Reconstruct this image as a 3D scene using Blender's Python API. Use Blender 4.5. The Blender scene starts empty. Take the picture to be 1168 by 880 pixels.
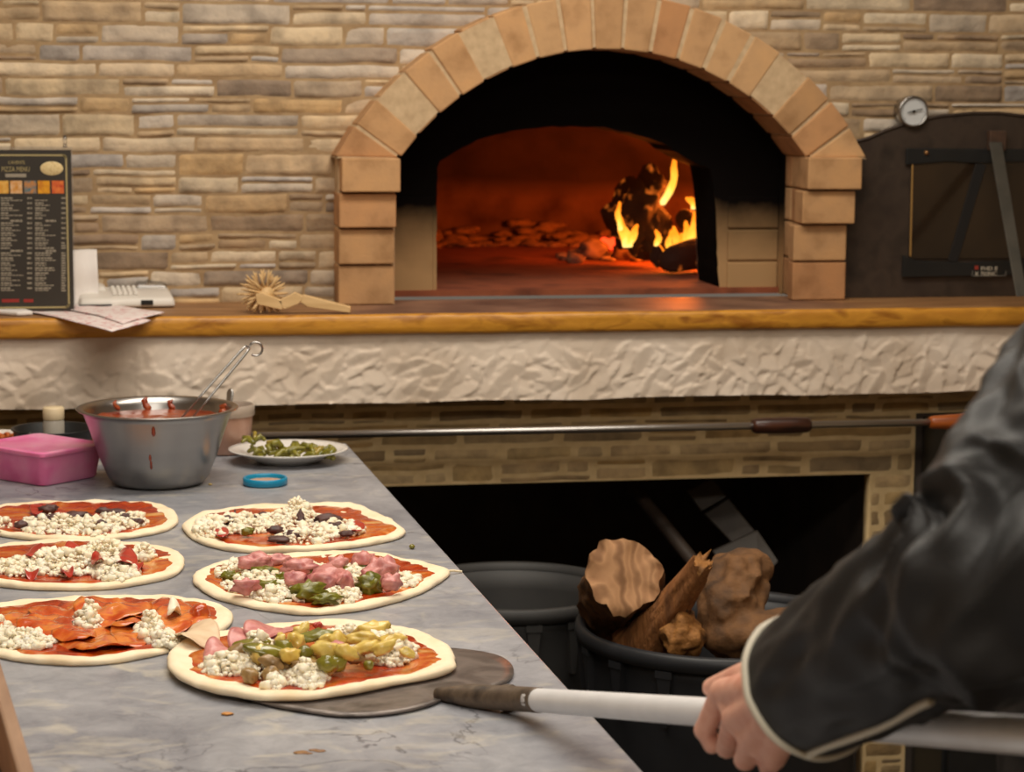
import bpy, bmesh, math, random
import numpy as np
from mathutils import Vector, noise, Matrix
R = random.Random(7)
scn = bpy.context.scene
COL = scn.collection
pi = math.pi

# ------------------------------------------------------------------ camera
CAM = Vector((0, 0, 1.52)); F = 2500.0
def cam_axes(pitch=-7.8, yaw=10.5, roll=0.43):
    p, y, r = [math.radians(a) for a in (pitch, yaw, roll)]
    fw = Vector((math.sin(y)*math.cos(p), math.cos(y)*math.cos(p), math.sin(p)))
    rt = Vector((math.cos(y), -math.sin(y), 0)); up = rt.cross(fw)
    c, s = math.cos(r), math.sin(r)
    return fw, c*rt+s*up, c*up-s*rt
FW, RT, UP = cam_axes()
def ray(px, py): return FW + RT*((px-584)/F) - UP*((py-440)/F)
def onz(px, py, z): d = ray(px, py); return CAM + d*((z-CAM.z)/d.z)
def ony(px, py, y): d = ray(px, py); return CAM + d*((y-CAM.y)/d.y)
def atd(px, py, dep): return CAM + ray(px, py)*dep
cd = bpy.data.cameras.new('camera'); cam = bpy.data.objects.new('camera', cd); COL.objects.link(cam)
cd.sensor_width = 36; cd.sensor_fit = 'HORIZONTAL'; cd.lens = F/1168*36
cd.clip_start = 0.05; cd.clip_end = 60
cam.matrix_world = Matrix(((RT.x, UP.x, -FW.x, CAM.x), (RT.y, UP.y, -FW.y, CAM.y), (RT.z, UP.z, -FW.z, CAM.z), (0, 0, 0, 1)))
cd.dof.use_dof = True; cd.dof.focus_distance = 2.75; cd.dof.aperture_fstop = 9.0
scn.camera = cam

# ------------------------------------------------------------------ helpers
def S(r, g, b):
    f = lambda c: (c/255/12.92) if c/255 <= .04045 else ((c/255+.055)/1.055)**2.4
    return (f(r), f(g), f(b), 1)
OFF = {}
def tag(o, label=None, cat=None, group=None, kind=None):
    if label: o['label'] = label
    if cat: o['category'] = cat
    if group: o['group'] = group
    if kind: o['kind'] = kind
    return o
def thing(name, loc, label, cat, group=None):
    o = bpy.data.objects.new(name, None); COL.objects.link(o)
    o.empty_display_size = .05
    o.location = loc; OFF[o.name] = Vector(loc)
    return tag(o, label, cat, group)
class MB:
    def __init__(s): s.v = []; s.f = []; s.c = []; s.m = []
    def add(s, vs, fs, col=None, mi=0):
        b = len(s.v); s.v.extend([tuple(p) for p in vs]); s.f.extend([tuple(i+b for i in f) for f in fs])
        s.c.extend([col or (1, 1, 1, 1)]*len(vs)); s.m.extend([mi]*len(fs)); return s
    def box(s, c, d, rot=None, col=None, mi=0, taper=1.0):
        c = Vector(c); vs = []
        for z in (-.5, .5):
            t = taper if z > 0 else 1
            for x, y in ((-.5, -.5), (.5, -.5), (.5, .5), (-.5, .5)):
                p = Vector((x*d[0]*t, y*d[1]*t, z*d[2]))
                if rot: p = rot @ p
                vs.append(c+p)
        return s.add(vs, [(3, 2, 1, 0), (4, 5, 6, 7), (0, 1, 5, 4), (1, 2, 6, 5), (2, 3, 7, 6), (3, 0, 4, 7)], col, mi)
    def bb(s, a, b, **k):
        return s.box([(a[i]+b[i])/2 for i in range(3)], [abs(b[i]-a[i]) for i in range(3)], **k)
    def hexa(s, vs, col=None, mi=0):
        return s.add(vs, [(3, 2, 1, 0), (4, 5, 6, 7), (0, 1, 5, 4), (1, 2, 6, 5), (2, 3, 7, 6), (3, 0, 4, 7)], col, mi)
    def tube(s, pts, rad, n=12, caps=True, col=None, mi=0, round_=False, disp=None, flat=(1, 1), u0=None):
        pts = [Vector(p) for p in pts]
        if not hasattr(rad, '__len__'): rad = [rad]*len(pts)
        rad = list(rad)
        if round_:
            a, b = pts[0], pts[1]; d = (a-b).normalized(); e = (pts[-1]-pts[-2]).normalized()
            r0, r1 = rad[0], rad[-1]
            hp = [a+d*r0*math.sin(t) for t in (1.5, 1.15, .75, .38)]; hr = [r0*math.cos(t) for t in (1.5, 1.15, .75, .38)]
            tp = [pts[-1]+e*r1*math.sin(t) for t in (.38, .75, 1.15, 1.5)]; tr = [r1*math.cos(t) for t in (.38, .75, 1.15, 1.5)]
            pts = hp+pts+tp; rad = hr+rad+tr
        N = len(pts); vs = []
        t = (pts[1]-pts[0]).normalized()
        u = t.orthogonal().normalized()
        if abs(t.z) < .99: u = t.cross(Vector((0, 0, 1))).normalized()
        if u0: u = u0.copy()
        for i, p in enumerate(pts):
            t2 = (pts[min(i+1, N-1)]-pts[max(i-1, 0)]).normalized()
            u = (u-t2*u.dot(t2)).normalized(); w = t2.cross(u)
            for k in range(n):
                a = 2*pi*k/n; r = rad[i]
                if disp: r += disp(i/(N-1), a)
                vs.append(p+u*(r*math.cos(a)*flat[0])+w*(r*math.sin(a)*flat[1]))
        fs = [(i*n+k, i*n+(k+1) % n, (i+1)*n+(k+1) % n, (i+1)*n+k) for i in range(N-1) for k in range(n)]
        if caps: fs += [tuple(reversed(range(n))), tuple((N-1)*n+k for k in range(n))]
        return s.add(vs, fs, col, mi)
    def lathe(s, prof, c, n=48, col=None, mi=0, ax=None, sx=1, sy=1):
        c = Vector(c); vs = []; fs = []
        for r, z in prof:
            for k in range(n):
                a = 2*pi*k/n; p = Vector((r*math.cos(a)*sx, r*math.sin(a)*sy, z))
                if ax: p = ax @ p
                vs.append(c+p)
        for i in range(len(prof)-1):
            for k in range(n): fs.append((i*n+k, i*n+(k+1) % n, (i+1)*n+(k+1) % n, (i+1)*n+k))
        if prof[0][0] > 1e-5: pass
        return s.add(vs, fs, col, mi)
    def prism(s, pts, ext, col=None, mi=0):      # closed planar loop pushed along ext
        n = len(pts); pts = [Vector(p) for p in pts]; e = Vector(ext)
        return s.add(pts+[p+e for p in pts], [tuple(range(n)), tuple(reversed(range(n, 2*n)))]+[(i, i+n, (i+1) % n+n, (i+1) % n) for i in range(n)], col, mi)
    def blob(s, c, r, seed=0, sub=2, amp=.25, freq=1.6, rot=None, col=None, mi=0):
        vs, fs = ICO[sub]; c = Vector(c); o = Vector((seed*3.7, seed*1.3, seed*7.1)); out = []
        for p in vs:
            k = 1+amp*noise.noise(p*freq+o)+amp*.5*noise.noise(p*freq*2.3+o)
            q = Vector((p.x*r[0]*k, p.y*r[1]*k, p.z*r[2]*k))
            if rot: q = rot @ q
            out.append(c+q)
        return s.add(out, fs, col, mi)
    def build(s, name, mats, parent=None, smooth=True, tint=False, bevel=0, kind=None, angle=None, sub=0):
        me = bpy.data.meshes.new(name)
        off = OFF.get(parent.name, Vector()) if parent else Vector()
        me.from_pydata([(v[0]-off.x, v[1]-off.y, v[2]-off.z) for v in s.v], [], s.f)
        mats = mats if isinstance(mats, (list, tuple)) else [mats]
        for m in mats: me.materials.append(m)
        if len(mats) > 1: me.polygons.foreach_set('material_index', s.m)
        if tint:
            a = me.color_attributes.new('tint', 'FLOAT_COLOR', 'POINT'); a.data.foreach_set('color', np.array(s.c, dtype=np.float32).ravel())
        if smooth: me.polygons.foreach_set('use_smooth', [True]*len(me.polygons))
        me.update()
        return link(name, me, parent, bevel, kind, smooth, sub)
def link(name, me, parent=None, bevel=0, kind=None, smooth=True, sub=0):
    o = bpy.data.objects.new(name, me); COL.objects.link(o)
    off = OFF.get(parent.name, Vector()) if parent else Vector()
    OFF[o.name] = off.copy()
    if parent: o.parent = parent
    if bevel:
        b = o.modifiers.new('bevel', 'BEVEL'); b.width = bevel; b.segments = 2; b.limit_method = 'ANGLE'; b.angle_limit = .6
        if smooth: b.harden_normals = False
    if sub:
        b = o.modifiers.new('sub', 'SUBSURF'); b.levels = sub; b.render_levels = sub
    if kind: o['kind'] = kind
    return o
def smooth_by_angle(o, deg=35):
    me = o.data
    me.polygons.foreach_set('use_smooth', [True]*len(me.polygons))
    try: me.set_sharp_from_angle(angle=math.radians(deg))
    except Exception: pass
    return o
def make_ico():
    out = {}
    for s in (1, 2, 3, 4):
        bm = bmesh.new(); bmesh.ops.create_icosphere(bm, subdivisions=s, radius=1)
        bm.verts.ensure_lookup_table()
        out[s] = ([v.co.copy() for v in bm.verts], [tuple(v.index for v in f.verts) for f in bm.faces]); bm.free()
    return out
ICO = make_ico()
def fuse(name, mb, mats, parent, voxel, smooth=6, ratio=1.0, disp=None, cut=None):
    """melt overlapping pieces into one continuous surface"""
    me = bpy.data.meshes.new('tmp'); me.from_pydata(mb.v, [], mb.f); me.update()
    t = bpy.data.objects.new('tmp', me); COL.objects.link(t)
    m = t.modifiers.new('r', 'REMESH'); m.mode = 'VOXEL'; m.voxel_size = voxel
    if smooth:
        m = t.modifiers.new('s', 'SMOOTH'); m.factor = .5; m.iterations = smooth
    if ratio < 1:
        m = t.modifiers.new('d', 'DECIMATE'); m.ratio = ratio
    dg = bpy.context.evaluated_depsgraph_get(); dg.update()
    out = bpy.data.meshes.new_from_object(t.evaluated_get(dg))
    bpy.data.objects.remove(t)
    out.name = name; out.materials.clear()
    for q in (mats if isinstance(mats, (list, tuple)) else [mats]): out.materials.append(q)
    if disp:
        co = np.zeros(len(out.vertices)*3, dtype=np.float32); out.vertices.foreach_get('co', co)
        no = np.zeros(len(out.vertices)*3, dtype=np.float32); out.vertex_normals.foreach_get('vector', no)
        co = disp(co.reshape(-1, 3), no.reshape(-1, 3)); out.vertices.foreach_set('co', co.astype(np.float32).ravel())
    if cut:
        bm = bmesh.new(); bm.from_mesh(out)
        bmesh.ops.delete(bm, geom=[v for v in bm.verts if cut(v.co)], context='VERTS'); bm.to_mesh(out); bm.free()
    off = OFF.get(parent.name, Vector()) if parent else Vector()
    out.transform(Matrix.Translation(-off))
    out.polygons.foreach_set('use_smooth', [True]*len(out.polygons)); out.update()
    return link(name, out, parent)
def vn(x, y, seed=0):
    """smooth 2-D value noise on numpy arrays, 0..1"""
    x = np.asarray(x, float); y = np.asarray(y, float)
    xi = np.floor(x).astype(np.int64); yi = np.floor(y).astype(np.int64); fx = x-xi; fy = y-yi
    def h(a, b):
        n = (a*374761393+b*668265263+seed*974711) & 0xffffffff
        n = ((n ^ (n >> 13))*1274126177) & 0xffffffff
        return ((n ^ (n >> 16)) & 0xffff)/65535.0
    fx = fx*fx*(3-2*fx); fy = fy*fy*(3-2*fy)
    return (h(xi, yi)*(1-fx)+h(xi+1, yi)*fx)*(1-fy)+(h(xi, yi+1)*(1-fx)+h(xi+1, yi+1)*fx)*fy
def smoothloop(pts, n=96):
    """closed Catmull-Rom through 2-D/3-D points"""
    P = [Vector(p) for p in pts]; m = len(P); out = []
    for i in range(n):
        t = i/n*m; k = int(t); f = t-k
        a, b, c, d = P[(k-1) % m], P[k % m], P[(k+1) % m], P[(k+2) % m]
        out.append(.5*((2*b)+(c-a)*f+(2*a-5*b+4*c-d)*f*f+(3*b-a-3*c+d)*f*f*f))
    return out
def spline(pts, n=24):
    P = [Vector(p) for p in pts]; m = len(P)-1; out = []
    for i in range(n+1):
        t = min(i/n*m, m-1e-6); k = int(t); f = t-k
        a, b, c, d = P[max(k-1, 0)], P[k], P[k+1], P[min(k+2, m)]
        out.append(.5*((2*b)+(c-a)*f+(2*a-5*b+4*c-d)*f*f+(3*b-a-3*c+d)*f*f*f))
    return out

# ------------------------------------------------------------------ materials
class NT:
    def __init__(s, name):
        s.m = bpy.data.materials.new(name); s.m.use_nodes = True; s.t = s.m.node_tree
        s.b = s.t.nodes['Principled BSDF']
    def n(s, typ, **k):
        q = s.t.nodes.new(typ)
        for a, b in k.items():
            if a.startswith('i_'): q.inputs[a[2:].replace('_', ' ')].default_value = b
            else: setattr(q, a, b)
        return q
    def l(s, a, b): s.t.links.new(a, b)
def pm(name, cols, scale=20, detail=5, rough=.5, bump=0, bscale=None, metal=0, coat=0, trans=0, sss=0, ssr=(.01, .005, .003),
       stretch=(1, 1, 1), tint=False, stops=None, ior=None, spec=None, dist=.0, sheen=0, bdist=.002, alpha=1, rvar=0, wave=None):
    q = NT(name); b = q.b
    tc = q.n('ShaderNodeTexCoord'); mp = q.n('ShaderNodeMapping'); mp.inputs['Scale'].default_value = stretch
    q.l(tc.outputs['Object'], mp.inputs['Vector'])
    no = q.n('ShaderNodeTexNoise'); no.inputs['Scale'].default_value = scale; no.inputs['Detail'].default_value = detail
    no.inputs['Distortion'].default_value = dist
    q.l(mp.outputs[0], no.inputs['Vector'])
    fac = no.outputs['Fac']
    if wave:
        wv = q.n('ShaderNodeTexWave'); wv.inputs['Scale'].default_value = wave[0]; wv.inputs['Distortion'].default_value = wave[1]
        wv.inputs['Detail'].default_value = 3; q.l(mp.outputs[0], wv.inputs['Vector'])
        mx = q.n('ShaderNodeMix'); mx.inputs[0].default_value = wave[2]; q.l(fac, mx.inputs[2]); q.l(wv.outputs['Fac'], mx.inputs[3]); fac = mx.outputs[0]
    if len(cols) > 1 or tint:
        cr = q.n('ShaderNodeValToRGB'); e = cr.color_ramp.elements
        st = stops or ([.3+.4*i/(len(cols)-1) for i in range(len(cols))] if len(cols) > 1 else [0])
        while len(e) < len(cols): e.new(.5)
        for i, c in enumerate(cols): e[i].position = st[i]; e[i].color = c
        if len(cols) == 1: e[1].color = cols[0]; e[0].color = cols[0]
        q.l(fac, cr.inputs[0]); out = cr.outputs[0]
        if tint:
            at = q.n('ShaderNodeAttribute', attribute_name='tint'); mx = q.n('ShaderNodeMix', data_type='RGBA', blend_type='MULTIPLY')
            mx.inputs[0].default_value = 1; q.l(out, mx.inputs[6]); q.l(at.outputs['Color'], mx.inputs[7]); out = mx.outputs[2]
        q.l(out, b.inputs['Base Color'])
        if sss and False: pass
    else: b.inputs['Base Color'].default_value = cols[0]
    b.inputs['Roughness'].default_value = rough; b.inputs['Metallic'].default_value = metal
    if rvar:
        mr = q.n('ShaderNodeMapRange'); mr.inputs['To Min'].default_value = rough-rvar; mr.inputs['To Max'].default_value = rough+rvar
        q.l(no.outputs['Fac'], mr.inputs['Value']); q.l(mr.outputs[0], b.inputs['Roughness'])
    b.inputs['Coat Weight'].default_value = coat; b.inputs['Transmission Weight'].default_value = trans
    if ior: b.inputs['IOR'].default_value = ior
    if spec is not None: b.inputs['Specular IOR Level'].default_value = spec
    if sheen: b.inputs['Sheen Weight'].default_value = sheen
    if sss:
        b.inputs['Subsurface Weight'].default_value = sss; b.inputs['Subsurface Radius'].default_value = (1, .8, .6); b.inputs['Subsurface Scale'].default_value = ssr[0]
    if alpha < 1: b.inputs['Alpha'].default_value = alpha
    if bump:
        bn = no
        if bscale:
            bn = q.n('ShaderNodeTexNoise'); bn.inputs['Scale'].default_value = bscale; bn.inputs['Detail'].default_value = 6; q.l(mp.outputs[0], bn.inputs['Vector'])
        bu = q.n('ShaderNodeBump'); bu.inputs['Strength'].default_value = bump; bu.inputs['Distance'].default_value = bdist
        q.l(bn.outputs['Fac'], bu.inputs['Height']); q.l(bu.outputs[0], b.inputs['Normal'])
    return q.m
def emit(name, col, strength):
    q = NT(name); q.b.inputs['Base Color'].default_value = (0, 0, 0, 1); q.b.inputs['Emission Color'].default_value = col; q.b.inputs['Emission Strength'].default_value = strength
    return q.m
W = (1, 1, 1, 1)
M = {}
M['stone'] = pm('stone', [(.62, .6, .58, 1), (.95, .93, .9, 1), (1.2, 1.17, 1.1, 1)], 22, 6, .8, .7, 75, tint=True, bdist=.004)
M['mortar'] = pm('mortar', [S(150, 122, 88), S(176, 148, 110)], 40, 4, .9, .3)
M['brick'] = pm('brick', [(.72, .68, .62, 1), (1, 1, 1, 1), (1.12, 1.1, 1.05, 1)], 18, 6, .85, .4, 160, tint=True)
M['brick_joint'] = pm('brick_joint', [S(186, 158, 122), S(208, 180, 142)], 60, 4, .9, .3)
M['plaster'] = pm('plaster', [S(206, 186, 164), S(226, 208, 188), S(232, 216, 198)], 7, 5, .7, .15, 120)
M['soot'] = pm('soot', [S(10, 9, 8), S(20, 15, 12)], 20, 4, 1, .3, spec=.05)
M['hearth'] = pm('hearth', [S(90, 62, 46), S(150, 108, 82), S(128, 92, 66)], 9, 6, .8, .4, 60)
M['dome'] = pm('dome', [S(70, 48, 40), S(150, 110, 90), S(110, 80, 66)], 9, 6, .9, .6, 30, bdist=.01)
M['steel'] = pm('steel', [(.36, .345, .33, 1), (.42, .405, .39, 1)], 4, 3, .3, metal=1, stretch=(1, 1, 6), rvar=.04)
M['steel2'] = pm('steel2', [(.45, .43, .41, 1)], 4, 3, .35, metal=1)
M['iron'] = pm('iron', [S(48, 41, 36), S(72, 60, 51), S(60, 49, 42)], 14, 6, .5, .2, 60, metal=.4, rvar=.1)
M['blackmetal'] = pm('blackmetal', [S(26, 27, 27), S(34, 34, 34)], 20, 4, .45, metal=.2)
M['plastic_white'] = pm('plastic_white', [S(225, 218, 208)], rough=.4)
M['black'] = pm('black', [S(18, 17, 16)], rough=.5)
M['paper'] = pm('paper', [S(232, 224, 218), S(240, 234, 228)], 12, 3, .8)
# ------------------------------------------------------------------ room
ZC = 1.10; YW = 4.27; TZ = .885
fl = MB(); fl.bb((-2.4, -2.6, -.05), (3.4, 6.0, 0)); fl.build('floor', pm('floor_tile', [S(70, 60, 52), S(95, 82, 70)], 6, 4, .5), kind='structure', smooth=False)
wallp = pm('wall_paint', [S(206, 186, 156), S(214, 194, 166)], 3, 3, .8)
for nm, a, b in (('ceiling', (-2.4, -2.6, 2.7), (3.4, 4.6, 2.75)), ('wall_front', (-2.4, -2.65, 0), (3.4, -2.6, 2.7)),
                 ('wall_left', (-2.45, -2.6, 0), (-2.4, 4.6, 2.7)), ('wall_right', (3.4, -2.6, 0), (3.45, 4.6, 2.7))):
    q = MB(); q.bb(a, b); q.build(nm, wallp, kind='structure', smooth=False)
# ceiling lamps (the room's own light)
def lamp(x, y, sx, sy, en, col, rz=0):
    t = thing('ceiling_lamp', (x, y, 2.69), 'flat ceiling lamp panel over the work table' if y < 2.6 else 'flat ceiling lamp panel over the oven counter', 'lamp')
    q = MB(); q.bb((x-sx/2-.03, y-sy/2-.03, 2.655), (x+sx/2+.03, y+sy/2+.03, 2.70)); q.build('housing', M['plastic_white'], t, smooth=False)
    L = bpy.data.lights.new('lamp_light', 'AREA'); L.shape = 'RECTANGLE'; L.size = sx; L.size_y = sy; L.energy = en; L.color = col
    o = bpy.data.objects.new('lamp_light', L); COL.objects.link(o); o.parent = t; o.location = (0, 0, -.04)
    return t
lamp(.1, 2.2, 1.3, .5, 9, (1, .93, .82)); 
lamp(.6, 3.1, 1.9, .5, 22, (1, .92, .80))['label'] = 'long flat ceiling lamp panel in front of the oven arch'
lamp(.5, .0, 1.5, .6, 35, (1, .93, .82))['label'] = 'flat ceiling lamp panel at the kitchen entrance'
w = bpy.data.worlds.new('world'); scn.world = w; w.use_nodes = True
w.node_tree.nodes['Background'].inputs[0].default_value = (1, .85, .68, 1); w.node_tree.nodes['Background'].inputs[1].default_value = .1

# ------------------------------------------------------------------ ledgestone wall
PAL = [S(189, 163, 130), S(200, 176, 143), S(186, 176, 167), S(178, 170, 164), S(155, 131, 105), S(139, 117, 96), S(196, 163, 118), S(213, 196, 170), S(195, 180, 161), S(172, 149, 121), S(206, 184, 151), S(185, 159, 125), S(198, 186, 172)]
def stones(mb, x0, x1, z0, z1, y, rh, ln, relief, pal, cut=None, seed=1, step=.007, split=.4, g=.0009):
    r = random.Random(seed); z = z0; back = []
    def one(xa, xb, za, zb):
        if xb-xa < .008: return
        nx = max(4, int((xb-xa)/step)); nz = max(4, int((zb-za)/(step*.8)))
        u = np.linspace(0, 1, nx+1); v = np.linspace(0, 1, nz+1); U, V = np.meshgrid(u, v)
        sd = r.randint(0, 9999); X = xa+U*(xb-xa); Z = za+V*(zb-za)
        de = np.minimum(np.minimum(U, 1-U)*(xb-xa), np.minimum(V, 1-V)*(zb-za))
        wob = (vn(X*70, Z*70, sd)-.5)*.004
        e = np.clip((de+wob*.6)/.004, 0, 1)**.5
        tilt = ((U-.5)*r.uniform(-1, 1)+(V-.5)*r.uniform(-1, 1))*relief*.8
        h = e*(relief*r.uniform(.55, 1.15)+tilt+relief*.55*(vn(X*28, Z*60, sd+3)-.5)+relief*.3*(vn(X*90, Z*130, sd+5)-.5))
        h[de <= 0] = -.001
        X = X+(vn(X*25, Z*25, seed+77)-.5)*.004; Z = Z+(vn(X*14, Z*14, seed+99)-.5)*.004
        Y = y-h
        c = r.choice(pal); c2 = r.choice(pal); k = r.uniform(.0, .35); g = r.uniform(.85, 1.12)
        c = tuple((c[i]*(1-k)+c2[i]*k)*g for i in range(3))+(1,)
        b = len(mb.v)
        mb.v.extend(zip(X.ravel().tolist(), Y.ravel().tolist(), Z.ravel().tolist()))
        n = nx+1
        mb.f.extend((b+j*n+i, b+j*n+i+1, b+(j+1)*n+i+1, b+(j+1)*n+i) for j in range(nz) for i in range(nx))
        mb.c.extend([c]*(n*(nz+1))); mb.m.extend([0]*(nx*nz))
    def run(xa, xb, za, zb, allow):
        x = xa-r.uniform(0, .08)
        while x < xb:
            L = r.uniform(*ln); e = x+L
            if xb-e < ln[0]*.6: e = xb
            a = max(x, xa); e = min(e, xb)
            if allow and r.random() < split and zb-za > .024:
                m = za+(zb-za)*r.choice((.32, .4, .62, .68)); 
                run2(a, e, za, m); run2(a, e, m, zb)
            else: one(a+g, e-g, za+g, zb-g)
            x = e
    def run2(a, e, za, zb):
        if e-a > .14 and r.random() < .5:
            m = a+(e-a)*r.uniform(.3, .7); one(a+g, m-g, za+g, zb-g); one(m+g, e-g, za+g, zb-g)
        else: one(a+g, e-g, za+g, zb-g)
    while z < z1-.004:
        h = r.uniform(*rh); zt = min(z+h, z1)
        segs = [(x0, x1)]
        c = cut(z, zt) if cut else None
        if c: segs = [(x0, c[0]), (c[1], x1)]
        for a, e in segs:
            if e-a > .01:
                run(a, e, z, zt, True)
                mb.add([(a, y-relief*.12, z), (e, y-relief*.12, z), (e, y-relief*.12, zt), (a, y-relief*.12, zt)], [(0, 1, 2, 3)], None, 1)
        z = zt
AX, AZ, RI, RO = .956, 1.097, .494, .60
ZS = 1.382
def arch_cut(za, zb):
    if zb > AZ+.58 and za > AZ+.552: return None
    if za < ZS: return (AX-.47, AX+.47)
    d = .552**2-(za-AZ)**2
    return (AX-math.sqrt(d), AX+math.sqrt(d)) if d > 0 else None
mb = MB(); stones(mb, -.95, 2.75, 1.095, 2.0, YW-.008, (.028, .044), (.07, .24),   .0048, PAL, arch_cut, 11)
mb.bb((-2.4, YW, 2.0), (3.4, YW+.06, 2.7), mi=2); mb.bb((-2.4, YW, 0), (-.95, YW+.06, 2.0), mi=2); mb.bb((2.75, YW, 0), (3.4, YW+.06, 2.0), mi=2)
mb.build('wall_back', [M['stone'], M['mortar'], wallp], kind='structure', tint=True)

# ------------------------------------------------------------------ brick oven
ov = thing('brick_oven', (AX, 4.18, ZC), 'arched brick wood-fired oven with burning fire inside, set in the stone wall', 'oven')
BR = [S(194, 150, 104), S(198, 154, 108), S(188, 140, 95), S(182, 132, 88), S(200, 158, 112), S(192, 148, 102)]
Y0, Y1 = 4.165, 4.31
def rc():
    k = R.uniform(.88, 1.06)
    return tuple(c*k for c in R.choice(BR)[:3])+(1,)
rb = MB()
def pol(r, a, y): return (AX-r*math.cos(a), y, AZ+r*math.sin(a))
a0 = math.asin((ZS-AZ)/RI); a1 = pi-a0; NB = 17
for i in range(NB):
    s = a0+(a1-a0)*i/NB+.0062; e = a0+(a1-a0)*(i+1)/NB-.0062
    jy = R.uniform(-.003, .003); ro = RO+R.uniform(-.003, .003)
    vs = []; K = 3
    c = rc()
    for k in range(K): # split each voussoir in short hexahedra so that its faces follow the curve
        p = s+(e-s)*k/K; q = s+(e-s)*(k+1)/K
        pass
    rb.hexa([pol(RI, s, Y0+jy), pol(RI, e, Y0+jy), pol(ro, e, Y0+jy), pol(ro, s, Y0+jy), pol(RI, s, Y1), pol(RI, e, Y1), pol(ro, e, Y1), pol(ro, s, Y1)], c)
a2 = math.asin((ZS-AZ)/RO)
for sg in (1, -1):
    pts = [pol(RI+.003, a0-.003, Y0), pol(RO, a0-.003, Y0), pol(RO, a2+.004, Y0)]
    if sg < 0: pts = [(2*AX-p[0], p[1], p[2]) for p in pts]
    rb.prism(pts, (0, Y1-Y0, 0), rc())
o = rb.build('arch_ring', M['brick'], ov, tint=True, bevel=.003, smooth=False)
jb = MB()   # joints
K = 40
for i in range(K):
    s = a2+(pi-2*a2)*i/K; e = a2+(pi-2*a2)*(i+1)/K
    ri = RI+.004
    if s < a0: pass
    if AZ+ri*math.sin(min(s, pi-s)) < ZS-.002 and AZ+ri*math.sin(e) < ZS: pass
    jb.hexa([pol(max(ri, (ZS-AZ)/max(math.sin(s), .01)), s, Y0+.0015), pol(max(ri, (ZS-AZ)/max(math.sin(e), .01)), e, Y0+.0015), pol(RO-.004, e, Y0+.0015), pol(RO-.004, s, Y0+.0015),
             pol(max(ri, (ZS-AZ)/max(math.sin(s), .01)), s, Y1), pol(max(ri, (ZS-AZ)/max(math.sin(e), .01)), e, Y1), pol(RO-.004, e, Y1), pol(RO-.004, s, Y1)])
jb.build('arch_mortar', M['brick_joint'], ov, smooth=False)
# pillars of corbelled blocks
def xz(px, py, y): p = ony(px, py, y); return p.x, p.z
PL = [(390, 457, 180, 219.5, 4.140), (387, 452, 220.5, 260, 4.156), (386.5, 450, 261, 301.5, 4.168), (386, 450, 302.5, 347.5, 4.175)]
PR = [(922.5, 983, 179, 216.5, 4.140), (916, 975, 217.5, 255.5, 4.152), (906, 965, 256.5, 297.5, 4.168), (904.5, 964, 298.5, 344, 4.172)]
for side, L in ((-1, PL), (1, PR)):
    pb = MB(); m2 = MB()
    for xa, xb, ya, yb, y in L:
        l, zt = xz(xa, ya, y); r_, zb = xz(xb, yb, y); zb = max(zb, ZC)
        if yb > 340: zb = ZC
        if side < 0: pb.bb((l, y, zb+.0008), (r_, 4.262, zt-.0008), col=rc())
        else:
            pb.bb((l, y, zb+.0008), (r_, 4.204, zt-.0008), col=rc())
            # the block goes on into the reveal, with an upright joint in between
            pb.bb((AX+.405, 4.207, zb+.0008), (1.47, 4.262, zt-.0008) if y < 4.1 else (AX+.45, 4.262, zt-.0008), col=rc())
            pb.bb((AX+.405, 4.265, zb+.0008), (AX+.45, 4.338, zt-.0008), col=rc())
    pb.build('pillar', M['brick'], ov, tint=True, bevel=.003, smooth=False)
    x_ = AX+side*.43
    m2.bb((x_-.018, 4.185, ZC), (x_+.018, 4.30, ZS)); m2.build('pillar_mortar', M['brick_joint'], ov, smooth=False)
e = MB(); e.bb((.436, 4.19, ZC), (.4425, 4.262, ZS)); e.build('pillar_edge', M['brick_joint'], ov, smooth=False)
# throat: sooty vault, front wall with the mouth
YF, YB = 4.34, 4.50; ZF = 1.113
qs = NT('throat_soot'); b = qs.b; b.inputs['Roughness'].default_value = 1; b.inputs['Specular IOR Level'].default_value = .08
tc = qs.n('ShaderNodeTexCoord'); sx = qs.n('ShaderNodeSeparateXYZ'); qs.l(tc.outputs['Object'], sx.inputs[0])
no = qs.n('ShaderNodeTexNoise'); no.inputs['Scale'].default_value = 6; no.inputs['Detail'].default_value = 5; qs.l(tc.outputs['Object'], no.inputs['Vector'])
ma = qs.n('ShaderNodeMath', operation='MULTIPLY_ADD'); qs.l(no.outputs['Fac'], ma.inputs[0]); ma.inputs[1].default_value = .16; qs.l(sx.outputs['Z'], ma.inputs[2])
mr = qs.n('ShaderNodeMapRange'); mr.inputs['From Min'].default_value = .14; mr.inputs['From Max'].default_value = .27; qs.l(ma.outputs[0], mr.inputs['Value'])
mx = qs.n('ShaderNodeMix', data_type='RGBA'); qs.l(mr.outputs[0], mx.inputs[0]); mx.inputs[6].default_value = S(176, 140, 98); mx.inputs[7].default_value = S(14, 10, 8)
qs.l(mx.outputs[2], b.inputs['Base Color'])
M['throat'] = qs.m
def profile(n=48):
    pts = [(AX-.403, ZC), (AX-.403, ZS)]
    for i in range(n+1):
        a = a0+(a1-a0)*i/n; pts.append((AX-RI*math.cos(a), AZ+RI*math.sin(a)))
    return pts+[(AX+.403, ZC)]
pr = profile(); vb = MB()
n = len(pr); vs = [(x, 4.30, z) for x, z in pr]+[(x, YF+.01, z) for x, z in pr]
vb.add(vs, [(i, i+1, i+1+n, i+n) for i in range(n-1)]); vb.build('throat_vault', M['throat'], ov, smooth=False)
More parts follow.
